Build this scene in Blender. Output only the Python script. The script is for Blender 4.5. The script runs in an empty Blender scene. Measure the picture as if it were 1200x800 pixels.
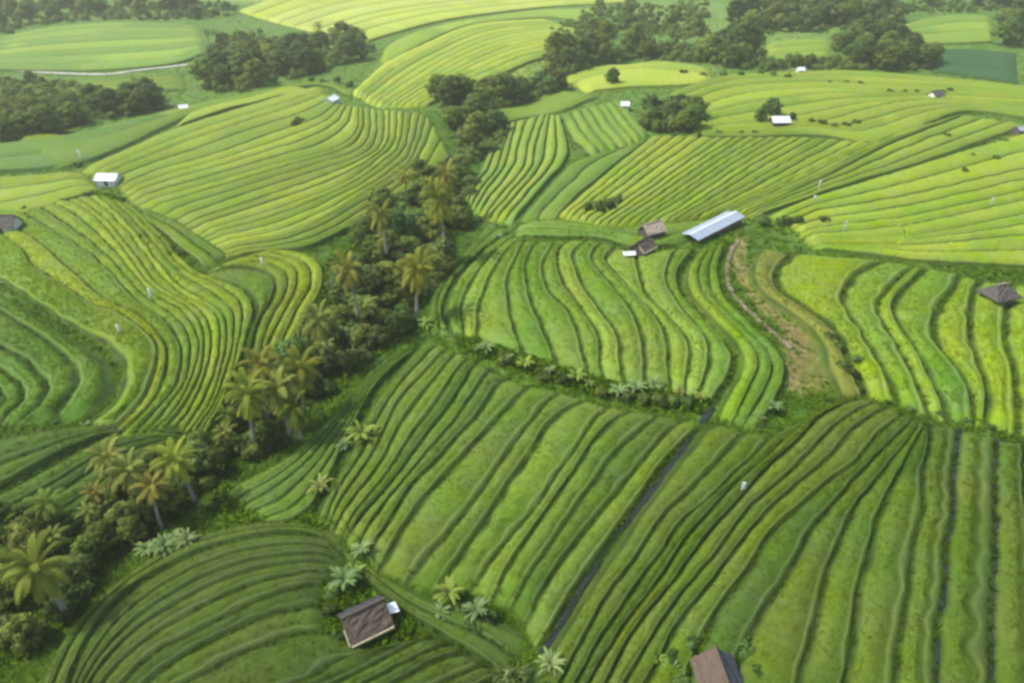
import bpy, math, random
import numpy as np

random.seed(11)
RNG = np.random.default_rng(11)
scene = bpy.context.scene
COL = scene.collection
R = math.radians

# ------------------------------------------------------------------ camera model
PITCH = R(32.6)
CAM_H = 58.0
FPX = 800.0                      # focal length in photo pixels (1200 wide)
CP, SP = math.cos(PITCH), math.sin(PITCH)


def ray(px, py):
    u = (np.asarray(px, float) - 600) / FPX
    v = (np.asarray(py, float) - 400) / FPX
    return u, CP - v * SP, -SP - v * CP


def flat(px, py):
    dx, dy, dz = ray(px, py)
    k = CAM_H / np.maximum(-dz, 0.02)
    return dx * k, dy * k


# ------------------------------------------------------------------ relief of the land
def seg_dist(X, Y, pts):
    d = np.full(np.shape(X), 1e9)
    for (x0, y0), (x1, y1) in zip(pts[:-1], pts[1:]):
        ex, ey = x1 - x0, y1 - y0
        t = np.clip(((X - x0) * ex + (Y - y0) * ey) / (ex * ex + ey * ey + 1e-9), 0, 1)
        d = np.minimum(d, np.hypot(X - x0 - t * ex, Y - y0 - t * ey))
    return d


def flat_line(pts):
    return [tuple(float(c) for c in flat(x, y)) for x, y in pts]


GULLY = flat_line([(-160, 830), (-40, 765), (40, 700), (150, 590), (300, 500), (400, 405), (480, 330), (530, 245), (565, 165), (640, 100), (760, 70)])
KNOLLS = []
for (px, py, hh, s) in [(690, 330, 2.6, 26), (960, 640, 1.5, 24), (120, 330, 2.5, 26), (860, 150, 4.0, 55), (1100, 380, 2.0, 26),
                        (330, 170, 3.5, 40), (560, 60, 5.0, 70), (230, 760, 1.5, 16), (1000, 20, 10.0, 120), (100, 10, 8.0, 110)]:
    x, y = flat(px, py)
    KNOLLS.append((float(x), float(y), hh, s))


def relief(X, Y):
    X = np.asarray(X, float)
    Y = np.asarray(Y, float)
    z = -4.5 * np.exp(-(seg_dist(X, Y, GULLY) / 15.0) ** 2)
    for (x, y, hh, s) in KNOLLS:
        z = z + hh * np.exp(-((X - x) ** 2 + (Y - y) ** 2) / (2 * s * s))
    far = np.clip((np.hypot(X, Y) - 520) / 900, 0, 1)
    z = z + far * far * (60 + 25 * np.sin(X * 0.006) + 18 * np.sin(X * 0.011 + Y * 0.004))
    return z


GROUND_DROP = 0.75                # the common ground lies this far under the paddy level


def drop(px, py, off=0.0):
    """photo pixel -> point where that line of sight meets the land raised by off"""
    px = np.atleast_1d(np.asarray(px, float))
    py = np.atleast_1d(np.asarray(py, float))
    dx, dy, dz = ray(px, py)
    zt = np.zeros_like(px)
    for _ in range(40):
        k = (CAM_H - zt) / np.maximum(-dz, 0.02)
        zn = relief(dx * k, dy * k) + off
        zt = zt + 0.6 * (zn - zt)
    k = (CAM_H - zt) / np.maximum(-dz, 0.02)
    return np.stack([dx * k, dy * k, zt], -1)


def ground_pt(px, py):
    p = drop(px, py, -GROUND_DROP)[0]
    return (float(p[0]), float(p[1]), float(p[2]))


def gz(x, y):
    return float(relief(x, y)) - GROUND_DROP


# ------------------------------------------------------------------ colour helpers
def lin(c):
    c = np.asarray(c, float) / 255
    return np.where(c <= 0.04045, c / 12.92, ((c + 0.055) / 1.055) ** 2.4)


ALB = 0.62                        # photo value -> real surface reflectance


def alb(r, g, b):
    return lin((r, g, b)) * ALB


# ------------------------------------------------------------------ node materials
def new_mat(name):
    m = bpy.data.materials.new(name)
    m.use_nodes = True
    nt = m.node_tree
    nt.nodes.clear()
    return m, nt, nt.nodes, nt.links


def mathn(nt, op, a, b=None):
    n = nt.nodes.new('ShaderNodeMath')
    n.operation = op
    for i, v in enumerate((a, b)):
        if v is None:
            continue
        if hasattr(v, 'is_output'):
            nt.links.new(v, n.inputs[i])
        else:
            n.inputs[i].default_value = v
    return n.outputs[0]


def noise(nt, vec, scale, detail=4, rough=0.6):
    n = nt.nodes.new('ShaderNodeTexNoise')
    n.inputs['Scale'].default_value = scale
    n.inputs['Detail'].default_value = detail
    n.inputs['Roughness'].default_value = rough
    nt.links.new(vec, n.inputs['Vector'])
    return n.outputs['Fac']


def mapr(nt, v, a, b, c, d):
    n = nt.nodes.new('ShaderNodeMapRange')
    n.inputs[1].default_value, n.inputs[2].default_value = a, b
    n.inputs[3].default_value, n.inputs[4].default_value = c, d
    nt.links.new(v, n.inputs[0])
    return n.outputs[0]


def scale_col(nt, col, fac):
    n = nt.nodes.new('ShaderNodeVectorMath')
    n.operation = 'SCALE'
    nt.links.new(col, n.inputs[0])
    if hasattr(fac, 'is_output'):
        nt.links.new(fac, n.inputs[3])
    else:
        n.inputs[3].default_value = fac
    return n.outputs[0]


def mat_land(name, rough_amt=1.0, bump=0.5):
    """grassy / crop surface: reflectance from the mesh colour, broken up by world-space noise"""
    m, nt, N, L = new_mat(name)
    out = N.new('ShaderNodeOutputMaterial')
    bs = N.new('ShaderNodeBsdfPrincipled')
    at = N.new('ShaderNodeAttribute')
    at.attribute_name = 'tint'
    geo = N.new('ShaderNodeNewGeometry')
    pos = geo.outputs['Position']
    n1 = mapr(nt, noise(nt, pos, 2.2, 5, 0.65), 0.3, 0.7, 1 - 0.42 * rough_amt, 1 + 0.42 * rough_amt)
    n2 = mapr(nt, noise(nt, pos, 0.35, 4), 0.3, 0.7, 1 - 0.22 * rough_amt, 1 + 0.22 * rough_amt)
    n3 = noise(nt, pos, 0.09, 3)
    n4 = mapr(nt, noise(nt, pos, 0.8, 6, 0.75), 0.3, 0.7, 1 - 0.3 * rough_amt, 1 + 0.3 * rough_amt)
    f = mathn(nt, 'MULTIPLY', mathn(nt, 'MULTIPLY', n1, n2), n4)
    c = scale_col(nt, at.outputs['Color'], f)
    hs = N.new('ShaderNodeHueSaturation')
    L.new(mapr(nt, n3, 0.3, 0.7, 0.483, 0.517), hs.inputs['Hue'])
    L.new(mapr(nt, noise(nt, pos, 0.22, 3), 0.3, 0.7, 0.9, 1.07), hs.inputs['Saturation'])
    L.new(c, hs.inputs['Color'])
    L.new(hs.outputs[0], bs.inputs['Base Color'])
    bs.inputs['Roughness'].default_value = 0.85
    bs.inputs['Specular IOR Level'].default_value = 0.15
    bp = N.new('ShaderNodeBump')
    bp.inputs['Strength'].default_value = bump
    bp.inputs['Distance'].default_value = 0.25
    L.new(noise(nt, pos, 3.0, 5, 0.7), bp.inputs['Height'])
    L.new(bp.outputs[0], bs.inputs['Normal'])
    L.new(bs.outputs[0], out.inputs[0])
    return m


def mat_leaf(name, trans=0.35, vary=0.5, rough=0.55):
    m, nt, N, L = new_mat(name)
    out = N.new('ShaderNodeOutputMaterial')
    bs = N.new('ShaderNodeBsdfPrincipled')
    tr = N.new('ShaderNodeBsdfTranslucent')
    mx = N.new('ShaderNodeMixShader')
    mx.inputs[0].default_value = trans
    at = N.new('ShaderNodeAttribute')
    at.attribute_name = 'tint'
    oi = N.new('ShaderNodeObjectInfo')
    c = scale_col(nt, at.outputs['Color'], mapr(nt, oi.outputs['Random'], 0, 1, 1 - vary / 2, 1 + vary / 2))
    hs = N.new('ShaderNodeHueSaturation')
    w = mathn(nt, 'FRACT', mathn(nt, 'MULTIPLY', oi.outputs['Random'], 17.3))
    L.new(mapr(nt, w, 0, 1, 0.488, 0.525), hs.inputs['Hue'])
    hs.inputs['Saturation'].default_value = 1.1
    L.new(c, hs.inputs['Color'])
    L.new(hs.outputs[0], bs.inputs['Base Color'])
    L.new(hs.outputs[0], tr.inputs['Color'])
    bs.inputs['Roughness'].default_value = rough
    bs.inputs['Specular IOR Level'].default_value = 0.05
    L.new(bs.outputs[0], mx.inputs[1])
    L.new(tr.outputs[0], mx.inputs[2])
    L.new(mx.outputs[0], out.inputs[0])
    return m


def mat_plain(name, col, rough=0.7, var=0.3, scale=3.0, metal=0.0, bump=0.3, stripes=None):
    m, nt, N, L = new_mat(name)
    out = N.new('ShaderNodeOutputMaterial')
    bs = N.new('ShaderNodeBsdfPrincipled')
    tc = N.new('ShaderNodeTexCoord')
    o = tc.outputs['Object']
    f = mapr(nt, noise(nt, o, scale, 6, 0.7), 0.25, 0.75, 1 - var, 1 + var)
    rgb = N.new('ShaderNodeRGB')
    rgb.outputs[0].default_value = (*col, 1)
    L.new(scale_col(nt, rgb.outputs[0], f), bs.inputs['Base Color'])
    bs.inputs['Roughness'].default_value = rough
    bs.inputs['Metallic'].default_value = metal
    bp = N.new('ShaderNodeBump')
    bp.inputs['Strength'].default_value = bump
    bp.inputs['Distance'].default_value = 0.05
    if stripes:
        wv = N.new('ShaderNodeTexWave')
        wv.bands_direction = stripes[0]
        wv.inputs['Scale'].default_value = stripes[1]
        wv.inputs['Distortion'].default_value = stripes[2]
        L.new(o, wv.inputs['Vector'])
        L.new(wv.outputs['Fac'], bp.inputs['Height'])
    else:
        L.new(noise(nt, o, scale * 4, 4), bp.inputs['Height'])
    L.new(bp.outputs[0], bs.inputs['Normal'])
    L.new(bs.outputs[0], out.inputs[0])
    return m


M_LAND = mat_land('land_grass', 1.1, 0.8)
M_CROP = mat_land('rice_canopy', 0.34, 0.35)
M_BLADE = mat_leaf('rice_blades', 0.35, 0.0)
M_LEAF = mat_leaf('tree_leaves', 0.45, 0.6)
M_PALM = mat_leaf('palm_fronds', 0.3, 0.4, 0.45)
M_BROAD = mat_leaf('broad_leaves', 0.35, 0.35, 0.4)
M_BARK = mat_plain('bark', (0.13, 0.11, 0.085), 0.9, 0.4, 4)
M_PALMBARK = mat_plain('palm_bark', (0.24, 0.22, 0.18), 0.9, 0.3, 4, stripes=('Z', 2.5, 1.0))
M_THATCH = mat_plain('thatch_brown', (0.095, 0.068, 0.05), 0.95, 0.45, 2.5, stripes=('X', 6.0, 4.0))
M_THATCH_G = mat_plain('thatch_grey', (0.075, 0.068, 0.062), 0.95, 0.45, 2.5, stripes=('X', 6.0, 4.0))
M_THATCH_P = mat_plain('thatch_pale', (0.32, 0.27, 0.21), 0.95, 0.35, 2.5, stripes=('X', 6.0, 4.0))
M_DARKROOF = mat_plain('dark_roof_slope', (0.03, 0.035, 0.042), 0.6, 0.4, 1.5)  # much darker colour for the far roof slope
M_EAVE = mat_plain('straw_edge', (0.42, 0.37, 0.22), 0.9, 0.3, 5)
M_WOOD = mat_plain('weathered_wood', (0.12, 0.085, 0.06), 0.85, 0.3, 5)
M_WALLW = mat_plain('lime_wall', (0.62, 0.62, 0.58), 0.8, 0.12, 1.5)
M_WHITE = mat_plain('white_sheet', (0.78, 0.78, 0.76), 0.55, 0.08, 2)
M_TINW = mat_plain('white_tin', (0.72, 0.74, 0.75), 0.45, 0.1, 1.5, stripes=('X', 5.0, 0.0))
M_TINB = mat_plain('blue_grey_tin', (0.30, 0.35, 0.42), 0.45, 0.14, 0.8, stripes=('X', 5.0, 0.0))
M_TING = mat_plain('grey_tin', (0.26, 0.29, 0.33), 0.5, 0.2, 1.2, stripes=('X', 5.0, 0.0))
M_DARKW = mat_plain('dark_boards', (0.07, 0.06, 0.055), 0.9, 0.3, 3)  # dark wood colour of walls and doors
M_ROAD = mat_plain('pale_road', (0.42, 0.42, 0.36), 0.9, 0.15, 0.8)
M_DIRT = mat_plain('dirt', (0.20, 0.155, 0.10), 0.95, 0.35, 0.6)

wm, nt_, N_, L_ = new_mat('canal_water')
o_ = N_.new('ShaderNodeOutputMaterial')
b_ = N_.new('ShaderNodeBsdfPrincipled')
b_.inputs['Base Color'].default_value = (0.018, 0.022, 0.016, 1)
b_.inputs['Roughness'].default_value = 0.12
bp_ = N_.new('ShaderNodeBump')
bp_.inputs['Strength'].default_value = 0.15
g_ = N_.new('ShaderNodeNewGeometry')
L_.new(noise(nt_, g_.outputs['Position'], 1.8, 3), bp_.inputs['Height'])
L_.new(bp_.outputs[0], b_.inputs['Normal'])
L_.new(b_.outputs[0], o_.inputs[0])
M_WATER = wm


# ------------------------------------------------------------------ mesh helpers
def mesh_from(name, V, F, mat, tint=None, smooth=True, normals=None):
    """V (n,3); F list or (m,3|4) array"""
    me = bpy.data.meshes.new(name)
    V = np.asarray(V, np.float32)
    if isinstance(F, np.ndarray):
        k = F.shape[1]
        me.vertices.add(len(V))
        me.vertices.foreach_set('co', V.ravel())
        me.loops.add(F.size)
        me.loops.foreach_set('vertex_index', F.astype(np.int32).ravel())
        me.polygons.add(len(F))
        me.polygons.foreach_set('loop_start', np.arange(0, F.size, k, dtype=np.int32))
        me.polygons.foreach_set('loop_total', np.full(len(F), k, np.int32))
        me.update(calc_edges=True)
    else:
        me.from_pydata([tuple(map(float, v)) for v in V], [], [tuple(map(int, f)) for f in F])
        me.update()
    if tint is not None:
        a = me.color_attributes.new('tint', 'FLOAT_COLOR', 'POINT')
        t4 = np.ones((len(V), 4), np.float32)
        t4[:, :3] = tint
        a.data.foreach_set('color', t4.ravel())
    me.polygons.foreach_set('use_smooth', np.full(len(me.polygons), smooth))
    me.materials.append(mat)
    if normals is not None:
        me.polygons.foreach_set('use_smooth', np.ones(len(me.polygons), bool))
        me.normals_split_custom_set_from_vertices(normals.tolist())
    return me


def link(name, me, parent=None):
    o = bpy.data.objects.new(name, me)
    COL.objects.link(o)
    if parent is not None:
        o.parent = parent
    return o


def empty(name, loc, rz=0.0):
    o = bpy.data.objects.new(name, None)
    COL.objects.link(o)
    o.empty_display_size = 0.3
    o.location = loc
    o.rotation_euler = (0, 0, rz)
    return o


def tag(o, label=None, cat=None, group=None, kind=None):
    if label:
        o['label'] = label
    if cat:
        o['category'] = cat
    if group:
        o['group'] = group
    if kind:
        o['kind'] = kind
    return o


class MB:
    """collects boxes, slabs and tubes, builds ONE mesh"""

    def __init__(self):
        self.V, self.F, self.T = [], [], []

    def add(self, v, f):
        b = len(self.V)
        self.V += [tuple(p) for p in v]
        self.F += [tuple(i + b for i in q) for q in f]

    def box(self, c, s, rz=0.0, tilt=0.0):
        hx, hy, hz = s[0] / 2, s[1] / 2, s[2] / 2
        v = []
        for z in (-hz, hz):
            for x, y in ((-hx, -hy), (hx, -hy), (hx, hy), (-hx, hy)):
                zz = z + tilt * x
                v.append((c[0] + x * math.cos(rz) - y * math.sin(rz), c[1] + x * math.sin(rz) + y * math.cos(rz), c[2] + zz))
        self.add(v, [(3, 2, 1, 0), (4, 5, 6, 7), (0, 1, 5, 4), (1, 2, 6, 5), (2, 3, 7, 6), (3, 0, 4, 7)])

    def slab(self, pts, th, seg=1, wob=0.0):
        """quad a,b,c,d thickened downwards, split and slightly uneven"""
        a, b, c, d = [np.array(p, float) for p in pts]
        n = np.cross(b - a, d - a)
        n /= np.linalg.norm(n)
        if n[2] < 0:
            n = -n
        g = {}
        v = []
        k = seg + 1
        for lay in (0, 1):
            for i in range(k):
                for j in range(k):
                    s, t = i / seg, j / seg
                    p = (a * (1 - s) + b * s) * (1 - t) + (d * (1 - s) + c * s) * t
                    w = (random.uniform(-wob, wob) if lay == 0 else 0)
                    p = p - n * th * lay + n * w
                    g[lay, i, j] = len(v)
                    v.append(p)
        f = []
        for i in range(seg):
            for j in range(seg):
                f.append((g[0, i, j], g[0, i + 1, j], g[0, i + 1, j + 1], g[0, i, j + 1]))
                f.append((g[1, i, j + 1], g[1, i + 1, j + 1], g[1, i + 1, j], g[1, i, j]))
        for i in range(seg):
            f.append((g[1, i, 0], g[1, i + 1, 0], g[0, i + 1, 0], g[0, i, 0]))
            f.append((g[0, i, seg], g[0, i + 1, seg], g[1, i + 1, seg], g[1, i, seg]))
            f.append((g[0, 0, i], g[0, 0, i + 1], g[1, 0, i + 1], g[1, 0, i]))
            f.append((g[1, seg, i], g[1, seg, i + 1], g[0, seg, i + 1], g[0, seg, i]))
        self.add(v, f)

    def tube(self, path, radii, n=7, cap=True):
        path = [np.array(p, float) for p in path]
        v, f = [], []
        for i, p in enumerate(path):
            d = path[min(i + 1, len(path) - 1)] - path[max(i - 1, 0)]
            d /= (np.linalg.norm(d) + 1e-9)
            ref = np.array((1, 0, 0)) if abs(d[0]) < 0.8 else np.array((0, 1, 0))
            a = np.cross(d, ref)
            a /= np.linalg.norm(a)
            b = np.cross(d, a)
            for k in range(n):
                t = 2 * math.pi * k / n
                v.append(p + radii[i] * (math.cos(t) * a + math.sin(t) * b))
        for i in range(len(path) - 1):
            for k in range(n):
                k2 = (k + 1) % n
                f.append((i * n + k, i * n + k2, (i + 1) * n + k2, (i + 1) * n + k))
        if cap:
            f.append(tuple(range(n))[::-1])
            f.append(tuple((len(path) - 1) * n + k for k in range(n)))
        self.add(v, f)

    def mesh(self, name, mat, smooth=False):
        return mesh_from(name, self.V, self.F, mat, None, smooth)

    def build(self, name, mat, parent=None, smooth=False):
        return link(name, self.mesh(name, mat, smooth), parent)


# ------------------------------------------------------------------ splines
def catmull(P, m):
    P = np.asarray(P, float)
    if len(P) == 2:
        P = np.stack([P[0], P.mean(0), P[1]])
    Q = np.vstack([2 * P[0] - P[1], P, 2 * P[-1] - P[-2]])
    out = []
    for i in range(1, len(Q) - 2):
        t = np.linspace(0, 1, 24, endpoint=False)[:, None]
        a, b, c, d = Q[i - 1], Q[i], Q[i + 1], Q[i + 2]
        out.append(0.5 * (2 * b + (c - a) * t + (2 * a - 5 * b + 4 * c - d) * t ** 2 + (3 * b - a - 3 * c + d) * t ** 3))
    out = np.vstack(out + [P[-1:]])
    s = np.concatenate([[0], np.cumsum(np.linalg.norm(np.diff(out, axis=0), axis=1))])
    u = np.linspace(0, s[-1], m)
    return np.stack([np.interp(u, s, out[:, k]) for k in range(P.shape[1])], -1)


def wob(m, amp, waves):
    t = np.linspace(0, 1, m)
    r = np.zeros(m)
    for _ in range(4):
        r += np.sin(t * 2 * math.pi * waves * random.uniform(0.4, 1.6) + random.uniform(0, 6.28)) * random.uniform(0.3, 1)
    return r * amp / 2


# ------------------------------------------------------------------ the rice terraces
TUFT_P, TUFT_C, TUFT_S = [], [], []      # rice tops
WEED_P, WEED_C, WEED_S = [], [], []      # grass on the bunds
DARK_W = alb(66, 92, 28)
DEFAULT_STEP = 0.36


def add_tufts(P, C, store, dens_near, size):
    dist = np.linalg.norm(P - np.array((0, 0, CAM_H)), axis=1)
    store[0].append(P)
    store[1].append(C)
    store[2].append(np.full(len(P), size) * np.clip(dist / 95, 0.8, 1.35))


def terraces(lines, counts, tint_a, tint_b, step=DEFAULT_STEP, lw=1.0, rice=0.42, dark=1.0, seg_len=28.0, tuft=1.0, lip=1.0, bold=None):
    world = []
    for ln in lines:
        p = drop([q[0] for q in ln], [q[1] for q in ln], 0.25)[:, :2]
        world.append(p)
    L0 = max(np.linalg.norm(np.diff(w, axis=0), axis=1).sum() for w in world)
    cen = np.vstack(world).mean(0)
    dist = math.hypot(cen[0], cen[1])
    m = int(np.clip(L0 / (0.9 if dist < 120 else 1.6), 24, 190))
    K = [catmull(w, m) for w in world]
    edges = []
    for i, n in enumerate(counts):
        for j in range(n):
            f = (j + (random.uniform(-0.16, 0.16) if j else 0)) / n
            e = K[i] * (1 - f) + K[i + 1] * f
            edges.append(e)
    edges.append(K[-1].copy())
    for e in edges:
        d = np.gradient(e, axis=0)
        nrm = np.stack([-d[:, 1], d[:, 0]], -1) / (np.linalg.norm(d, axis=1)[:, None] + 1e-9)
        e += nrm * (wob(m, 0.16, L0 / 18) + wob(m, 0.05, L0 / 4))[:, None]
    rows, cols = [], []
    run = np.linspace(0, L0, m)
    taper = np.clip(np.minimum(run, L0 - run) / 3.5, 0, 1)
    taper = taper * taper * (3 - 2 * taper)
    for i in range(len(edges) - 1):
        a, b = edges[i], edges[i + 1]
        w = np.linalg.norm(b - a, axis=1)
        sc = np.minimum(1.0, w / 3.9)
        wv = np.clip(1 + 0.35 * wob(m, 1.0, L0 / 7), 0.45, 1.6)
        gap, bund = 0.42 * lw * sc * wv, 0.66 * lw * sc * wv
        far_k = float(np.clip((dist - 130) / 170, 0, 1))
        S = step * random.uniform(0.75, 1.3) * (1 - 0.45 * far_k)
        Rz = rice * random.uniform(0.85, 1.15)
        # crop colour: paddies of differing ripeness along the strip
        col = np.zeros((m, 3))
        nseg = max(1, int(round(L0 / seg_len + random.uniform(-0.5, 0.8))))
        cuts = sorted([random.uniform(0.1, 0.9) for _ in range(nseg - 1)])
        k0 = random.random()
        tt = np.linspace(0, 1, m)
        lastc = 0.0
        for c in cuts + [1.01]:
            k = min(1, max(0, k0 + random.gauss(0, 0.28)))
            g = random.uniform(0.9, 1.1)
            sel = (tt >= lastc) & (tt < c)
            col[sel] = (tint_a * (1 - k) + tint_b * k) * g
            lastc = c
        soft = np.ones(5) / 5
        col = np.stack([np.convolve(np.pad(col[:, q], 2, mode='edge'), soft, 'valid') for q in range(3)], -1)
        mixk = np.clip(0.22 + 0.3 * wob(m, 1.0, L0 / 9), 0, 0.75)[:, None]
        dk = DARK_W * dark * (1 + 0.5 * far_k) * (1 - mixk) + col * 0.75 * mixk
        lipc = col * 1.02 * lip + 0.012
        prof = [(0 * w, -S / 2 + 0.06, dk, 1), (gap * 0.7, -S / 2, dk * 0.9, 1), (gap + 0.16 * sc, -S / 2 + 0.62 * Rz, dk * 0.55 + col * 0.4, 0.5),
                (gap + 0.42 * sc, -S / 2 + Rz, col, 0)]
        if bold:
            gap = gap * bold.get(i, 1)
            bund = bund * bold.get(i + 1, 1)
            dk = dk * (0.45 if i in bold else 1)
        x0, x1 = gap + 0.42 * sc, w - bund - 0.3 * sc
        za, zb = -S / 2 + Rz, S / 2 + Rz - 0.2
        bulge = np.minimum(0.085 * w, 0.32)
        for f in (0.2, 0.4, 0.6, 0.8, 1.0):
            prof.append((x0 + (x1 - x0) * f, za + (zb - za) * f ** 1.25 + bulge * math.sin(math.pi * (0.12 + 0.88 * f)), col * (1, 1, 1, 0.97, 0.88)[int(f * 5 - 0.5)], 0))  # crop colour drops at the right shoulder: relief shade painted in
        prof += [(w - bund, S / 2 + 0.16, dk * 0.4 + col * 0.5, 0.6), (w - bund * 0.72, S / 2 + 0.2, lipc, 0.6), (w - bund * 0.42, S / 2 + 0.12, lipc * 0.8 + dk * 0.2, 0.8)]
        u = (b - a) / (w[:, None] + 1e-9)
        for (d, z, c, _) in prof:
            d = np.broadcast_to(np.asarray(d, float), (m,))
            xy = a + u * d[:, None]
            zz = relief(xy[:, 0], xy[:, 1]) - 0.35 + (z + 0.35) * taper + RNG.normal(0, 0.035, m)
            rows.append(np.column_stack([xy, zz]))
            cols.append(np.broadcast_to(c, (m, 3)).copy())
        # tufts
        area = float((w[1:] * np.linalg.norm(np.diff((a + b) / 2, axis=0), axis=1)).sum())
        if dist < 150 and tuft > 0:
            n = int(area * 6.0 * tuft * min(1.0, (85 / dist) ** 2))
            if n:
                ti = RNG.uniform(0, m - 1.001, n)
                i0 = ti.astype(int)
                fr = (ti - i0)[:, None]

                def at(A):
                    return A[i0] * (1 - fr) + A[i0 + 1] * fr
                aa, bb = at(a), at(b)
                ww = np.linalg.norm(bb - aa, axis=1)
                lo, hi = at(x0[:, None])[:, 0], at(x1[:, None])[:, 0]
                q = RNG.uniform(0, 1, n)
                d = lo - 0.1 + (hi - lo + 0.2) * q
                xy = aa + (bb - aa) / (ww[:, None] + 1e-9) * d[:, None]
                z = relief(xy[:, 0], xy[:, 1]) + za + (zb - za) * q ** 1.25 + at(bulge[:, None])[:, 0] * np.sin(np.pi * (0.12 + 0.88 * q))
                c = at(col) * RNG.uniform(0.93, 1.1, (n, 1)) * (1 + RNG.normal(0, 0.02, (n, 3)))
                tk = at(taper[:, None])[:, 0] > 0.9
                add_tufts(np.column_stack([xy, z - 0.03])[tk], c[tk], (TUFT_P, TUFT_C, TUFT_S), 1, 0.17)
                n2 = int(L0 * 3.0 * min(1.0, (85 / dist) ** 2)) + 1
                ti = RNG.uniform(0, m - 1.001, n2)
                i0 = ti.astype(int)
                fr = (ti - i0)[:, None]
                xy = at(b) + RNG.normal(0, 0.22, (n2, 2))
                z = relief(xy[:, 0], xy[:, 1]) - S * 0.2
                k = RNG.uniform(0, 1, (n2, 1))
                c = (at(dk) * 1.1) * (1 - k) + at(col) * 0.75 * k
                add_tufts(np.column_stack([xy, z]), c, (WEED_P, WEED_C, WEED_S), 1, 0.36)
    # last line: foot of the outermost bank
    e = edges[-1]
    rows.append(np.column_stack([e, relief(e[:, 0], e[:, 1]) - step / 2]))
    cols.append(np.broadcast_to(DARK_W * dark, (m, 3)).copy())
    # sloping banks all round, down into the common ground
    G = np.stack(rows)
    Cc = np.stack(cols)

    def bank(g0, g1, out):
        d = g0 - g1
        d[..., 2] = 0
        d = d / (np.linalg.norm(d, axis=-1, keepdims=True) + 1e-9)
        r = g0 + d * out
        r[..., 2] = relief(r[..., 0], r[..., 1]) - 0.95
        return r
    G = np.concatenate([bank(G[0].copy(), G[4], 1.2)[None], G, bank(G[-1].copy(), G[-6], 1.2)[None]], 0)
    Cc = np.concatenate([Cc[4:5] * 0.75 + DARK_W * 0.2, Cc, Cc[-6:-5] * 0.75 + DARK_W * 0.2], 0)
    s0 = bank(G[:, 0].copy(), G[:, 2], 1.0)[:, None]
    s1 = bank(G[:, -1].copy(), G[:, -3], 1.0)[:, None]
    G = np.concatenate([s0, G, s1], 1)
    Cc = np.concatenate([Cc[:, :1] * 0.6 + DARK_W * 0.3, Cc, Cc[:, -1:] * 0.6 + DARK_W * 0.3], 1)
    nr, nc = G.shape[:2]
    idx = np.arange(nr * nc).reshape(nr, nc)
    F = np.stack([idx[:-1, :-1], idx[1:, :-1], idx[1:, 1:], idx[:-1, 1:]], -1).reshape(-1, 4)
    V = G.reshape(-1, 3)
    n = np.cross(V[F[:, 1]] - V[F[:, 0]], V[F[:, 3]] - V[F[:, 0]])
    if n[:, 2].sum() < 0:
        F = F[:, ::-1].copy()
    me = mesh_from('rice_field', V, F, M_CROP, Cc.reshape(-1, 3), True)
    o = link('rice_field', me)
    o['kind'] = 'structure'
    return o


# --- crop colours per block, near ones also darkened for cloud shade (photo values -> reflectance)
T = dict(
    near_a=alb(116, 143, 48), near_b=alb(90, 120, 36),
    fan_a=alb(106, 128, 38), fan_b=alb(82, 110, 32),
    mid_a=alb(136, 164, 60), mid_b=alb(112, 148, 46),
    right_a=alb(140, 168, 38), right_b=alb(112, 150, 46),
    up_a=alb(158, 178, 50), up_b=alb(130, 156, 44),
    left_a=alb(152, 172, 54), left_b=alb(124, 150, 44),
    bend_a=alb(150, 172, 48), bend_b=alb(122, 154, 46),
    lush_a=alb(108, 146, 38), lush_b=alb(94, 128, 38),
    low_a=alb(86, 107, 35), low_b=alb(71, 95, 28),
    dim_a=alb(98, 128, 44), dim_b=alb(82, 112, 36),
    far_a=alb(178, 196, 66), far_b=alb(150, 176, 58),
    green_a=alb(122, 154, 54), green_b=alb(104, 138, 46),
)

# lower middle block, falling to the ditch
terraces([
    [(500, 395), (470, 430), (440, 470), (420, 510), (395, 560), (370, 605)],
    [(522, 405), (505, 425), (475, 457), (455, 490), (435, 530), (405, 575), (385, 612)],
    [(557, 420), (525, 475), (500, 507), (465, 555), (425, 600), (405, 625)],
    [(590, 440), (552, 490), (517, 530), (480, 570), (455, 605), (430, 645)],
    [(618, 449), (565, 507), (532, 542), (490, 590), (462, 630), (442, 660)],
    [(650, 456), (615, 500), (575, 555), (545, 597), (515, 632), (478, 674)],
    [(680, 464), (645, 492), (615, 535), (572, 600), (535, 655), (512, 684)],
    [(708, 474), (682, 512), (650, 560), (605, 618), (550, 684)],
    [(735, 478), (700, 508), (665, 560), (610, 640), (576, 692)],
    [(768, 482), (720, 530), (690, 570), (640, 640), (600, 704)],
    [(800, 488), (785, 502), (750, 542), (700, 600), (652, 665), (615, 722)],
    [(820, 492), (790, 525), (735, 598), (690, 662), (650, 725), (630, 752)],
], [2, 3, 2, 1, 1, 1, 1, 1, 1, 1, 1], T['near_a'], T['near_b'], lw=1.2, dark=0.8)

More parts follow.
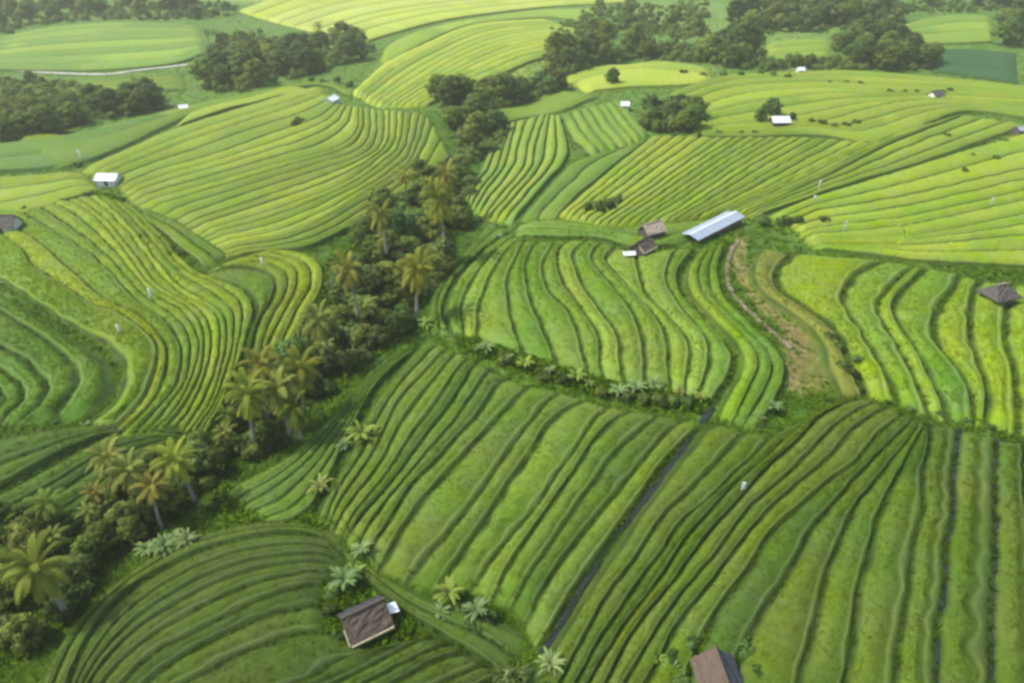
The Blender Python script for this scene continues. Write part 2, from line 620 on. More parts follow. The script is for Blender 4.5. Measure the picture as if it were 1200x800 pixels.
# lower right fan
terraces([
    [(838, 492), (810, 520), (755, 598), (710, 662), (670, 725), (640, 775), (610, 830)],
    [(872, 504), (838, 540), (776, 606), (722, 682), (682, 748), (634, 838)],
    [(906, 506), (868, 548), (801, 610), (742, 690), (697, 758), (650, 842)],
    [(952, 483), (905, 528), (868, 560), (826, 604), (768, 680), (718, 752), (666, 842)],
    [(1005, 462), (960, 487), (925, 522), (895, 552), (850, 600), (795, 668), (740, 745), (685, 840)],
    [(1040, 472), (1000, 500), (972, 532), (930, 570), (900, 595), (862, 642), (800, 722), (730, 840)],
    [(1056, 480), (1030, 507), (1000, 540), (965, 567), (922, 602), (880, 655), (840, 715), (775, 840)],
    [(1073, 484), (1050, 510), (1020, 540), (987, 575), (958, 610), (927, 660), (890, 720), (830, 840)],
    [(1080, 488), (1060, 520), (1037, 548), (1005, 588), (985, 625), (968, 670), (955, 720), (925, 840)],
    [(1086, 491), (1065, 530), (1047, 560), (1035, 590), (1020, 625), (1010, 670), (1002, 715), (982, 840)],
    [(1092, 493), (1083, 540), (1080, 592), (1072, 625), (1064, 682), (1055, 735), (1044, 840)],
    [(1122, 498), (1117, 550), (1114, 600), (1107, 650), (1100, 725), (1091, 840)],
    [(1165, 510), (1166, 560), (1165, 625), (1161, 720), (1158, 840)],
    [(1198, 516), (1203, 600), (1208, 700), (1215, 840)],
    [(1240, 525), (1255, 620), (1270, 720), (1290, 840)],
    [(1290, 535), (1320, 640), (1345, 740), (1370, 840)],
    [(1430, 548), (1480, 640), (1530, 740), (1580, 840)],
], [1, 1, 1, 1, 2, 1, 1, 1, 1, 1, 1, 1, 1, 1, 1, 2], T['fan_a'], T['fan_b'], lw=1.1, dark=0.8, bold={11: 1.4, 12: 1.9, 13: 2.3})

# middle block of S-shaped strips
terraces([
    [(600, 270), (565, 295), (535, 328), (522, 360), (530, 388)],
    [(606, 279), (584, 304), (562, 351), (558, 396)],
    [(615, 280), (597, 317), (594, 351), (602, 385), (612, 411)],
    [(628, 281), (616, 304), (619, 344), (633, 378), (650, 420)],
    [(650, 280), (636, 310), (643, 341), (670, 371), (687, 428)],
    [(667, 279), (652, 297), (660, 331), (697, 385), (704, 434)],
    [(684, 279), (670, 300), (687, 341), (720, 388), (728, 442)],
    [(703, 281), (694, 304), (720, 338), (748, 380), (757, 448)],
    [(720, 286), (710, 306), (744, 344), (778, 385), (785, 452)],
    [(745, 296), (748, 318), (755, 342), (780, 370), (807, 402), (802, 457)],
    [(792, 288), (783, 310), (782, 334), (800, 362), (828, 395), (829, 430), (813, 463)],
    [(812, 289), (795, 315), (798, 342), (820, 370), (852, 405), (856, 430), (830, 474)],
], [2, 1, 1, 1, 1, 1, 1, 1, 1, 1, 1], T['mid_a'], T['mid_b'], lw=1.2, dark=0.8)

# strips between the canal and the dirt track
terraces([
    [(824, 290), (805, 318), (809, 342), (833, 368), (864, 402), (869, 430), (843, 482)],
    [(850, 280), (841, 312), (849, 348), (885, 385), (912, 412), (920, 437), (905, 470), (886, 497)],
], [3], T['right_a'], T['mid_b'])

# ochre verge and right hand S-shaped paddies
terraces([
    [(893, 287), (882, 315), (893, 340), (938, 372), (962, 398), (972, 432), (985, 458)],
    [(925, 295), (907, 317), (912, 340), (945, 362), (977, 388), (990, 420), (1008, 456)],
], [1], alb(138, 140, 60), alb(128, 142, 52), step=0.3)
terraces([
    [(930, 294), (911, 317), (916, 339), (949, 360), (981, 386), (995, 420), (1012, 455)],
    [(1036, 302), (1002, 320), (987, 342), (993, 365), (1015, 400), (1038, 438), (1050, 468)],
    [(1072, 309), (1047, 330), (1028, 355), (1038, 382), (1060, 420), (1078, 455), (1088, 480)],
    [(1084, 311), (1063, 332), (1045, 355), (1054, 382), (1075, 415), (1095, 455), (1108, 486)],
    [(1127, 318), (1105, 350), (1092, 375), (1100, 405), (1127, 437), (1140, 465), (1142, 492)],
    [(1148, 326), (1136, 355), (1136, 395), (1146, 425), (1155, 462), (1153, 494)],
    [(1186, 330), (1178, 365), (1178, 400), (1188, 440), (1193, 502)],
    [(1225, 336), (1217, 400), (1222, 450), (1228, 508)],
    [(1260, 342), (1257, 400), (1264, 450), (1270, 514)],
    [(1400, 355), (1405, 410), (1415, 470), (1425, 535)],
], [1, 1, 1, 1, 1, 1, 1, 1, 3], T['right_a'], T['right_b'], lw=1.9, step=0.8, dark=0.75)

# upper right slope
terraces([
    [(765, 158), (717, 197), (655, 250)],
    [(850, 160), (790, 200), (700, 262)],
    [(940, 160), (870, 200), (780, 258)],
    [(1020, 166), (950, 200), (840, 250)],
    [(1130, 134), (1040, 169), (980, 200), (868, 250)],
    [(1205, 145), (1085, 187), (985, 217), (885, 252)],
], [6, 7, 5, 3, 3], T['up_a'], T['up_b'])
terraces([
    [(1400, 92), (1145, 172), (1030, 207), (962, 227), (902, 250)],
    [(1400, 150), (1120, 215), (1020, 235), (960, 245), (925, 258)],
    [(1400, 205), (1100, 270), (1060, 276), (1000, 280), (950, 281)],
    [(1400, 318), (1110, 305), (1040, 298), (960, 289)],
], [2, 4, 4], T['up_a'], T['right_a'])
terraces([
    [(1215, 102), (1120, 92), (1000, 82), (930, 84), (850, 88), (785, 108)],
    [(1215, 114), (1120, 108), (1040, 108), (960, 103), (870, 110), (800, 132)],
    [(1215, 121), (1085, 116), (1020, 126), (965, 141), (900, 150), (815, 154)],
    [(1215, 138), (1128, 130), (1035, 164), (960, 157), (880, 159), (800, 159)],
], [3, 4, 3], T['up_a'], T['up_b'])

# small steep terraces under the white hut, and the smooth slope below them
terraces([
    [(585, 150), (575, 170), (565, 195), (552, 213), (545, 232)],
    [(605, 140), (597, 172), (590, 195), (570, 222), (555, 245)],
    [(640, 132), (628, 165), (622, 195), (598, 225), (572, 255)],
    [(655, 134), (665, 172), (660, 190), (638, 215), (600, 258)],
], [3, 3, 3], T['left_a'], T['green_a'], step=0.7)
terraces([
    [(655, 134), (668, 158), (690, 180)],
    [(698, 122), (718, 150), (738, 172)],
    [(726, 116), (745, 140), (760, 157)],
], [4, 3], T['green_a'], T['green_b'], step=1.3, lw=1.6, dark=0.8)
terraces([
    [(738, 173), (690, 184), (668, 192), (642, 218), (608, 256)],
    [(764, 160), (722, 190), (700, 208), (676, 228), (650, 254)],
], [2], T['green_b'], T['green_a'], step=0.3)

# left slope: strips that fall from the white huts and sweep down to the gully
terraces([
    [(375, 100), (330, 112), (270, 130), (200, 152), (140, 178), (95, 197)],
    [(395, 120), (370, 138), (320, 155), (250, 180), (180, 200), (140, 217)],
    [(420, 124), (418, 150), (395, 172), (330, 190), (250, 213), (160, 238)],
    [(440, 126), (440, 160), (420, 182), (350, 205), (280, 228), (205, 254)],
    [(465, 128), (462, 165), (440, 188), (400, 215), (320, 245), (230, 272)],
    [(500, 132), (490, 170), (475, 195), (430, 225), (380, 255), (330, 276), (255, 288)],
    [(528, 180), (508, 205), (470, 228), (425, 255), (385, 278), (345, 290), (268, 298)],
], [4, 4, 3, 3, 4, 3], T['left_a'], T['left_b'])

# bend of terraces at the left
terraces([
    [(-60, 300), (0, 325), (40, 350), (85, 380), (125, 402), (143, 425), (140, 455), (120, 480), (95, 497)],
    [(-60, 240), (12, 282), (40, 312), (75, 335), (107, 355), (140, 367), (178, 395), (183, 425), (172, 460), (145, 490), (112, 512)],
    [(20, 245), (55, 267), (77, 280), (105, 297), (135, 325), (160, 352), (195, 378), (212, 410), (205, 450), (175, 490), (135, 525)],
    [(70, 232), (95, 242), (122, 265), (150, 300), (178, 335), (222, 362), (238, 390), (235, 430), (215, 475), (180, 515)],
    [(112, 226), (150, 262), (180, 300), (210, 335), (255, 362), (265, 395), (258, 435), (240, 480), (212, 515)],
    [(152, 238), (190, 275), (225, 315), (280, 338), (296, 360), (288, 395), (275, 435), (258, 475), (240, 505)],
], [1, 2, 3, 3, 3], T['bend_a'], T['bend_b'], lw=1.2, dark=0.8, step=0.5, bold={0: 2.5})
terraces([
    [(-60, 318), (0, 343), (40, 370), (80, 395), (112, 415), (127, 437), (122, 465), (98, 486)],
    [(-60, 345), (0, 363), (40, 388), (75, 413), (92, 440), (82, 466), (60, 488)],
    [(-60, 390), (0, 405), (35, 425), (56, 450), (45, 475), (18, 492)],
    [(-60, 440), (-20, 446), (0, 456), (6, 470), (-12, 487)],
], [1, 1, 2], T['lush_a'], T['lush_b'], lw=1.5, dark=0.8)
terraces([
    [(232, 320), (285, 313), (318, 322), (322, 342), (305, 375), (292, 415)],
    [(270, 302), (310, 302), (342, 312), (346, 335), (328, 372), (310, 410)],
    [(300, 294), (340, 294), (372, 306), (378, 330), (358, 372), (338, 405)],
], [2, 2], T['bend_a'], T['green_b'])
terraces([
    [(232, 508), (140, 508), (90, 528), (30, 562), (-60, 605)],
    [(236, 516), (190, 522), (130, 555), (60, 602), (-60, 668)],
    [(242, 524), (228, 530), (175, 565), (100, 610), (40, 648), (-60, 715)],
], [3, 3], T['dim_a'], T['dim_b'])

# infill strips
terraces([
    [(160, 240), (207, 258), (234, 276), (264, 294)],
    [(166, 253), (197, 276), (224, 298), (240, 313)],
], [2], T['left_b'], T['green_b'])
terraces([
    [(237, 321), (286, 338), (301, 360), (292, 392), (281, 420)],
    [(240, 317), (285, 315), (317, 324), (320, 343), (303, 376), (290, 416)],
], [1], T['bend_b'], T['green_b'])
terraces([
    [(610, 260), (660, 257), (720, 266), (780, 262), (862, 253)],
    [(604, 275), (650, 276), (700, 277), (745, 288), (792, 284)],
], [2], T['mid_b'], T['green_a'])
terraces([
    [(372, 108), (340, 100), (300, 112), (262, 118), (220, 130)],
    [(370, 112), (335, 111), (300, 119), (262, 128), (205, 148)],
], [1], T['left_a'], T['left_b'])
terraces([
    [(700, 10), (620, 13), (520, 29), (460, 50), (445, 70)],
    [(676, 24), (640, 20), (560, 27), (505, 46), (455, 72)],
], [1], T['green_a'], T['far_b'])
terraces([
    [(650, 104), (600, 124), (560, 131), (530, 131)],
    [(700, 112), (655, 130), (610, 138), (580, 148)],
], [1], T['green_b'], T['left_b'])
terraces([
    [(0, 140), (60, 160), (130, 145), (215, 125), (300, 108), (370, 96), (415, 108)],
    [(60, 196), (92, 190), (150, 168), (215, 138), (290, 116), (370, 99), (410, 112)],
], [2], T['green_b'], T['left_b'])

terraces([
    [(238, 500), (150, 496), (80, 500), (10, 510), (-60, 528)],
    [(236, 506), (140, 505), (85, 522), (25, 553), (-60, 596)],
], [2], alb(92, 118, 42), alb(100, 126, 42), step=0.3)

# bank between gully and the lower middle block
terraces([
    [(488, 398), (438, 432), (392, 484), (335, 534), (285, 562), (250, 582)],
    [(490, 404), (440, 450), (412, 500), (385, 555), (355, 600), (300, 615)],
], [5], T['dim_a'], alb(104, 136, 46), step=0.4)

# lower left curved strips
terraces([
    [(384, 616), (305, 612), (240, 626), (185, 648), (128, 690), (84, 735), (52, 790), (35, 850)],
    [(394, 628), (340, 620), (280, 628), (220, 647), (158, 682), (112, 728), (80, 790), (64, 850)],
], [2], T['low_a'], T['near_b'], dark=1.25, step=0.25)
terraces([
    [(402, 640), (440, 668), (480, 690), (540, 712), (612, 740)],
    [(416, 664), (446, 690), (490, 722), (540, 752), (592, 784)],
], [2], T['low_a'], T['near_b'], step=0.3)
terraces([
    [(572, 258), (556, 284), (526, 314), (508, 345), (502, 382)],
    [(598, 268), (563, 293), (532, 326), (518, 358), (524, 388)],
], [2], T['mid_b'], T['green_b'])
terraces([
    [(400, 632), (340, 624), (280, 632), (220, 652), (160, 687), (115, 732), (85, 790), (70, 850)],
    [(395, 655), (340, 657), (290, 667), (225, 694), (160, 735), (110, 788), (82, 850)],
    [(385, 678), (340, 687), (300, 701), (240, 731), (175, 766), (130, 812), (105, 850)],
    [(388, 735), (350, 740), (300, 754), (250, 778), (200, 806), (155, 850)],
    [(440, 758), (400, 772), (350, 796), (300, 822), (255, 855)],
    [(500, 740), (455, 767), (400, 795), (350, 823), (305, 858)],
    [(545, 758), (500, 778), (460, 798), (420, 818), (380, 862)],
    [(590, 788), (550, 808), (520, 828), (490, 868)],
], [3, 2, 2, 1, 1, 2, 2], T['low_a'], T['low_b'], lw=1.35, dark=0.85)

# far fields
terraces([
    [(640, 22), (560, 28), (500, 50), (450, 75), (412, 108)],
    [(680, 35), (600, 45), (540, 66), (490, 95), (445, 124)],
    [(660, 62), (620, 72), (580, 88), (535, 105), (500, 122)],
], [6, 6], T['far_a'], T['far_b'])
terraces([
    [(760, -30), (620, -28), (480, -22), (360, -10), (280, 12)],
    [(740, 2), (640, 8), (540, 20), (470, 36), (430, 48)],
], [8], T['far_a'], alb(186, 200, 92), step=0.6)
terraces([
    [(660, 90), (720, 76), (800, 74), (832, 80)],
    [(690, 107), (740, 101), (800, 99), (832, 95)],
], [2], T['far_a'], T['far_b'])
terraces([
    [(-40, 52), (60, 32), (150, 26), (232, 30)],
    [(-40, 80), (100, 82), (200, 74), (240, 62)],
], [7], alb(146, 176, 64), alb(118, 152, 58))
terraces([
    [(-40, 90), (100, 91), (212, 84)],
    [(-40, 122), (60, 116), (120, 106), (215, 104)],
], [4], T['green_b'], T['left_b'])
terraces([
    [(-40, 172), (80, 157), (150, 141), (192, 131)],
    [(-40, 202), (90, 190), (150, 166), (217, 136)],
], [2], alb(104, 140, 56), alb(92, 128, 50))
terraces([
    [(-40, 206), (20, 205), (92, 199)],
    [(-40, 266), (25, 250), (112, 222)],
], [3], T['left_b'], T['left_a'])
# netted nursery plot and small plots at the forest edge
terraces([
    [(1090, 58), (1140, 58), (1190, 62)],
    [(1095, 82), (1140, 88), (1192, 96)],
], [7], alb(62, 104, 62), alb(70, 110, 58), step=0.2, dark=0.9)
terraces([
    [(1060, 28), (1110, 18), (1160, 18)],
    [(1070, 50), (1120, 50), (1165, 48)],
], [3], T['far_b'], T['green_a'])
terraces([
    [(900, 50), (940, 46), (975, 46)],
    [(898, 72), (940, 70), (972, 66)],
], [3], T['far_b'], T['green_a'])


# ------------------------------------------------------------------ tuft meshes
def tufts(name, store, label_kind):
    P = np.vstack(store[0])
    C = np.vstack(store[1])
    S = np.concatenate(store[2])
    n = len(P)
    k = 3
    P3 = np.repeat(P, k, 0)
    S3 = np.repeat(S, k) * RNG.uniform(0.7, 1.3, n * k)
    C3 = np.repeat(C, k, 0)
    an = RNG.uniform(0, 2 * math.pi, n * k)
    le = RNG.uniform(1.1, 2.1, n * k)
    la = RNG.uniform(0, 2 * math.pi, n * k)
    wd = 0.26 * S3
    b0 = P3 + np.column_stack([np.cos(an) * wd, np.sin(an) * wd, np.zeros(n * k)])
    b1 = P3 - np.column_stack([np.cos(an) * wd, np.sin(an) * wd, np.zeros(n * k)])
    tip = P3 + np.column_stack([np.cos(la) * le * S3, np.sin(la) * le * S3, S3])
    V = np.stack([b0, b1, tip], 1).reshape(-1, 3)
    F = np.arange(len(V)).reshape(-1, 3)
    gn = np.cross(b1 - b0, tip - b0)
    gn /= np.linalg.norm(gn, axis=1)[:, None] + 1e-9
    fl = gn[:, 2] < 0
    F[fl] = F[fl][:, ::-1]
    gn[fl] *= -1
    nn = gn * 0.45 + np.array((0, 0, 1.0))
    nn /= np.linalg.norm(nn, axis=1)[:, None]
    Cv = np.repeat(C3, 3, 0)
    Cv[2::3] *= 1.06
    o = link(name, mesh_from(name, V, F, M_BLADE, Cv, True, np.repeat(nn, 3, 0)))
    o['kind'] = 'stuff'
    return n


SOILS = [(flat_line([(866, 290), (862, 320), (872, 350), (905, 385), (935, 408)]), 1.2, alb(150, 142, 80)),
         (flat_line([(935, 408), (940, 430), (928, 458)]), 2.6, alb(146, 132, 82)),
         (flat_line([(955, 400), (962, 430), (948, 460)]), 1.8, alb(122, 126, 58)),
         (flat_line([(-60, 520), (10, 512), (70, 508), (120, 500)]), 2.2, alb(96, 92, 42)),
         (flat_line([(690, 250), (730, 246)]), 3.0, alb(110, 106, 72)),
         (flat_line([(660, 100), (640, 60), (620, 40)]), 8.0, alb(168, 182, 84)),
         (flat_line([(830, 95), (900, 88), (940, 96)]), 8.0, alb(120, 150, 70)),
         (flat_line([(930, 60), (860, 60), (780, 20)]), 30.0, alb(134, 164, 84)),
         (flat_line([(1200, 20), (1100, 10)]), 30.0, alb(96, 124, 80)),
         (flat_line([(400, 0), (300, 5)]), 25.0, alb(180, 200, 96)),
         (flat_line([(495, 120), (560, 118), (640, 80)]), 7.0, alb(160, 180, 76))]
n_ = 110000
gx, gy = RNG.uniform(-60, 1260, n_), RNG.uniform(-10, 860, n_)
gp = drop(gx, gy, -GROUND_DROP)
keep = np.ones(n_, bool)
for ln_, wd_, _c in SOILS[:3]:
    keep &= (seg_dist(gp[:, 0], gp[:, 1], ln_) > wd_ * 1.1) | (RNG.uniform(0, 1, n_) < 0.22)
for wl_ in ([(836, 476), (815, 503), (778, 558), (745, 598), (720, 625), (696, 662), (658, 728), (634, 765)],):
    wl_ = [tuple(p_[:2]) for p_ in drop([q_[0] for q_ in wl_], [q_[1] for q_ in wl_], -GROUND_DROP)]
    keep &= seg_dist(gp[:, 0], gp[:, 1], wl_) > 0.75
gp = gp[keep]
n_ = len(gp)
gk = RNG.uniform(0, 1, (n_, 1))
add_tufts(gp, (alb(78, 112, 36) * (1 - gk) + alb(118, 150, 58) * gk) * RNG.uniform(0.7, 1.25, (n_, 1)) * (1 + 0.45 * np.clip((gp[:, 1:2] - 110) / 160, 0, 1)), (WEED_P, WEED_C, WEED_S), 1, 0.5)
print('rice tufts', tufts('rice', (TUFT_P, TUFT_C, TUFT_S), 'rice'))
print('grass tufts', tufts('grass', (WEED_P, WEED_C, WEED_S), 'grass'))

# ------------------------------------------------------------------ the common ground
na, nrad = 900, 330
rad = np.concatenate([[0.0, 4, 8, 12], np.exp(np.linspace(math.log(16), math.log(3500), nrad))])
ang = np.linspace(0, 2 * math.pi, na, endpoint=False)
X = np.outer(rad, np.cos(ang))
Y = np.outer(rad, np.sin(ang))
Z = relief(X, Y) - GROUND_DROP + RNG.normal(0, 0.05, X.shape)
Z[0] = Z[0, 0]
base = np.broadcast_to(alb(96, 132, 44), X.shape + (3,)).copy()
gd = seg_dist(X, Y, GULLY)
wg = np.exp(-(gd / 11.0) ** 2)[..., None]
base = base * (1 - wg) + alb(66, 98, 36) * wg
for line, wdt, c in SOILS:
    w = np.clip(1.6 - seg_dist(X, Y, line) / wdt, 0, 1)[..., None]
    base = base * (1 - w) + c * w
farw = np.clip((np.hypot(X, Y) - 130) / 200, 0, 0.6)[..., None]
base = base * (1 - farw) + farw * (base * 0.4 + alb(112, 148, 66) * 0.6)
idx = np.arange(X.size).reshape(X.shape)
nx = np.roll(idx, -1, 1)
F = np.stack([idx[:-1], idx[1:], nx[1:], nx[:-1]], -1).reshape(-1, 4)
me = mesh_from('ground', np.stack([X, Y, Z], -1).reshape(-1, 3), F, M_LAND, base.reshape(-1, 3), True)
tag(link('ground', me), kind='structure')


def ribbon(name, pts, width, mat, off, m=60, wobble=0.15, kind='structure'):
    w = drop([p[0] for p in pts], [p[1] for p in pts], off)[:, :2]
    c = catmull(w, m)
    d = np.gradient(c, axis=0)
    n = np.stack([-d[:, 1], d[:, 0]], -1) / np.linalg.norm(d, axis=1)[:, None]
    rows = []
    for s in (-0.5, -0.17, 0.17, 0.5):
        p = c + n * (width * s * (1 + (wob(m, wobble, 9) if abs(s) == 0.5 else 0)))[:, None] if False else c + n * (width * s + (wob(m, wobble, 9) if abs(s) == 0.5 else np.zeros(m)))[:, None]
        rows.append(np.column_stack([p, relief(c[:, 0], c[:, 1]) + off + (0.05 if abs(s) < 0.5 else 0)]))
    G = np.stack(rows)
    low = G.copy()
    i = np.arange(4 * m).reshape(4, m)
    F = np.stack([i[:-1, :-1], i[:-1, 1:], i[1:, 1:], i[1:, :-1]], -1).reshape(-1, 4)
    V = G.reshape(-1, 3)
    nn = np.cross(V[F[0, 1]] - V[F[0, 0]], V[F[0, 3]] - V[F[0, 0]])
    if nn[2] < 0:
        F = F[:, ::-1].copy()
    o = link(name, mesh_from(name, V, F, mat, None, True))
    o['kind'] = kind
    return o


ribbon('water', [(836, 476), (815, 503), (778, 558), (745, 598), (720, 625), (696, 662), (658, 728), (634, 765)], 0.75, M_WATER, -0.42)
for x_ in ([(1125, 502), (1120, 550), (1117, 600), (1111, 650), (1104, 725), (1096, 835)], [(1168, 514), (1169, 560), (1169, 625), (1166, 720), (1163, 835)]):
    ribbon('water', x_, 0.5, M_WATER, -0.12, wobble=0.06)
ribbon('path', [(866, 280), (856, 296), (852, 318), (858, 342), (880, 366), (905, 388), (928, 408)], 0.8, M_DIRT, -GROUND_DROP + 0.22)
ribbon('road', [(-40, 79), (20, 83), (75, 86), (125, 87), (165, 82), (210, 77), (250, 72)], 2.6, M_ROAD, -GROUND_DROP + 0.3)

# ------------------------------------------------------------------ plants: prototypes (lists of (part name, mesh))
def leaf_quads(centres, sizes, cols, up=0.35, aspect=1.6, outward=None):
    n = len(centres)
    nrm = RNG.normal(0, 1, (n, 3)) + np.array((0, 0, up))
    if outward is not None:
        nrm = nrm * 0.6 + outward * 1.0
    nrm /= np.linalg.norm(nrm, axis=1)[:, None]
    t = np.cross(nrm, RNG.normal(0, 1, (n, 3)))
    t /= np.linalg.norm(t, axis=1)[:, None] + 1e-9
    b = np.cross(nrm, t)
    s = sizes[:, None] / 2
    bend = nrm * s * 0.35
    V = np.stack([centres - t * s * aspect, centres - b * s + bend, centres + t * s * aspect - bend, centres + b * s + bend], 1).reshape(-1, 3)
    F = np.arange(len(V)).reshape(-1, 4)
    soft = nrm * 0.6 + (outward if outward is not None else np.array((0, 0, 1.0)))
    soft /= np.linalg.norm(soft, axis=1)[:, None]
    return V, F, np.repeat(cols, 4, 0), np.repeat(soft, 4, 0)


def broad_tree(col, h=9.0, spread=0.42, trunk_frac=0.35, n_clump=17, leaf=0.5, per=85, name='tree'):
    top = []
    mb = MB()
    th = h * trunk_frac
    lean = np.array((random.uniform(-0.5, 0.5), random.uniform(-0.5, 0.5)))
    base_r = h * 0.022
    mid = (lean[0] * 0.5, lean[1] * 0.5, th)
    mb.tube([(0, 0, -0.6), (lean[0] * 0.15, lean[1] * 0.15, th * 0.4), mid, (lean[0], lean[1], h * 0.72)], [base_r * 1.35, base_r, base_r * 0.8, base_r * 0.25], 7)
    for k in range(n_clump):
        a = k * 2.4 + random.uniform(-0.4, 0.4)
        f = random.random()
        zz = h * (trunk_frac + 0.12 + (0.86 - trunk_frac) * (k + 0.5) / n_clump)
        env = math.sin(math.pi * min(1, max(0.08, (zz / h - trunk_frac + 0.12) / (1.12 - trunk_frac)))) ** 0.7
        rr = h * spread * env * (0.55 + 0.5 * f)
        top.append((math.cos(a) * rr + lean[0] * zz / h, math.sin(a) * rr + lean[1] * zz / h, zz, h * random.uniform(0.085, 0.16)))
    for (x, y, z, r) in top[::3][:6]:
        s = (lean[0] * 0.5, lean[1] * 0.5, th * random.uniform(0.85, 1.1))
        mb.tube([s, ((s[0] + x) / 2, (s[1] + y) / 2, (s[2] + z) / 2 + 0.3), (x, y, z)], [base_r * 0.5, base_r * 0.32, base_r * 0.12], 5)
    cs, sz, cc, oo = [], [], [], []
    for (x, y, z, r) in top:
        n = int(per * random.uniform(0.6, 1.4))
        d = RNG.normal(0, 1, (n, 3))
        d /= np.linalg.norm(d, axis=1)[:, None]
        rad_ = r * RNG.uniform(0.35, 1.15, (n, 1)) ** 0.6
        cs.append(np.array((x, y, z)) + d * rad_ * np.array((1.25, 1.25, 0.8)))
        oo.append(d * 0.8 + np.array((x, y, z - h * 0.45)) / h)
        sz.append(RNG.uniform(0.6, 1.35, n) * leaf)
        g = random.uniform(0.72, 1.35)
        cc.append(np.asarray(col) * g * RNG.uniform(0.75, 1.3, (n, 1)))
    V, F, C3, N3 = leaf_quads(np.vstack(cs), np.concatenate(sz), np.vstack(cc), outward=np.vstack(oo))
    return [('trunk', mb.mesh(name + '_trunk', M_BARK, True)), ('crown', mesh_from(name + '_crown', V, F, M_LEAF, C3, True, N3))]


def bush(col, h=2.6, w=2.4, n=900, leaf=0.34, name='bush'):
    mb = MB()
    cs, sz, cc, oo = [], [], [], []
    for k in range(9):
        a = k * 2.4
        rr = w * random.uniform(0.1, 0.5)
        x, y, z = math.cos(a) * rr, math.sin(a) * rr, h * random.uniform(0.35, 0.8)
        mb.tube([(x * 0.1, y * 0.1, -0.5), (x * 0.5, y * 0.5, z * 0.5), (x, y, z)], [0.06, 0.045, 0.02], 5)
        m = n // 9
        d = RNG.normal(0, 1, (m, 3))
        d /= np.linalg.norm(d, axis=1)[:, None]
        r = random.uniform(0.25, 0.42) * w
        p = np.array((x, y, z)) + d * r * RNG.uniform(0.4, 1.1, (m, 1)) * np.array((1, 1, 0.85))
        p[:, 2] = np.maximum(p[:, 2], 0.05)
        cs.append(p)
        oo.append(d * 0.8 + np.array((x, y, z * 0.5)) / w)
        sz.append(RNG.uniform(0.6, 1.4, m) * leaf)
        cc.append(np.asarray(col) * random.uniform(0.7, 1.35) * RNG.uniform(0.75, 1.3, (m, 1)))
    V, F, C3, N3 = leaf_quads(np.vstack(cs), np.concatenate(sz), np.vstack(cc), outward=np.vstack(oo))
    return [('stem', mb.mesh(name + '_stems', M_BARK, True)), ('foliage', mesh_from(name + '_leaves', V, F, M_LEAF, C3, True, N3))]


PALM_TOP = []


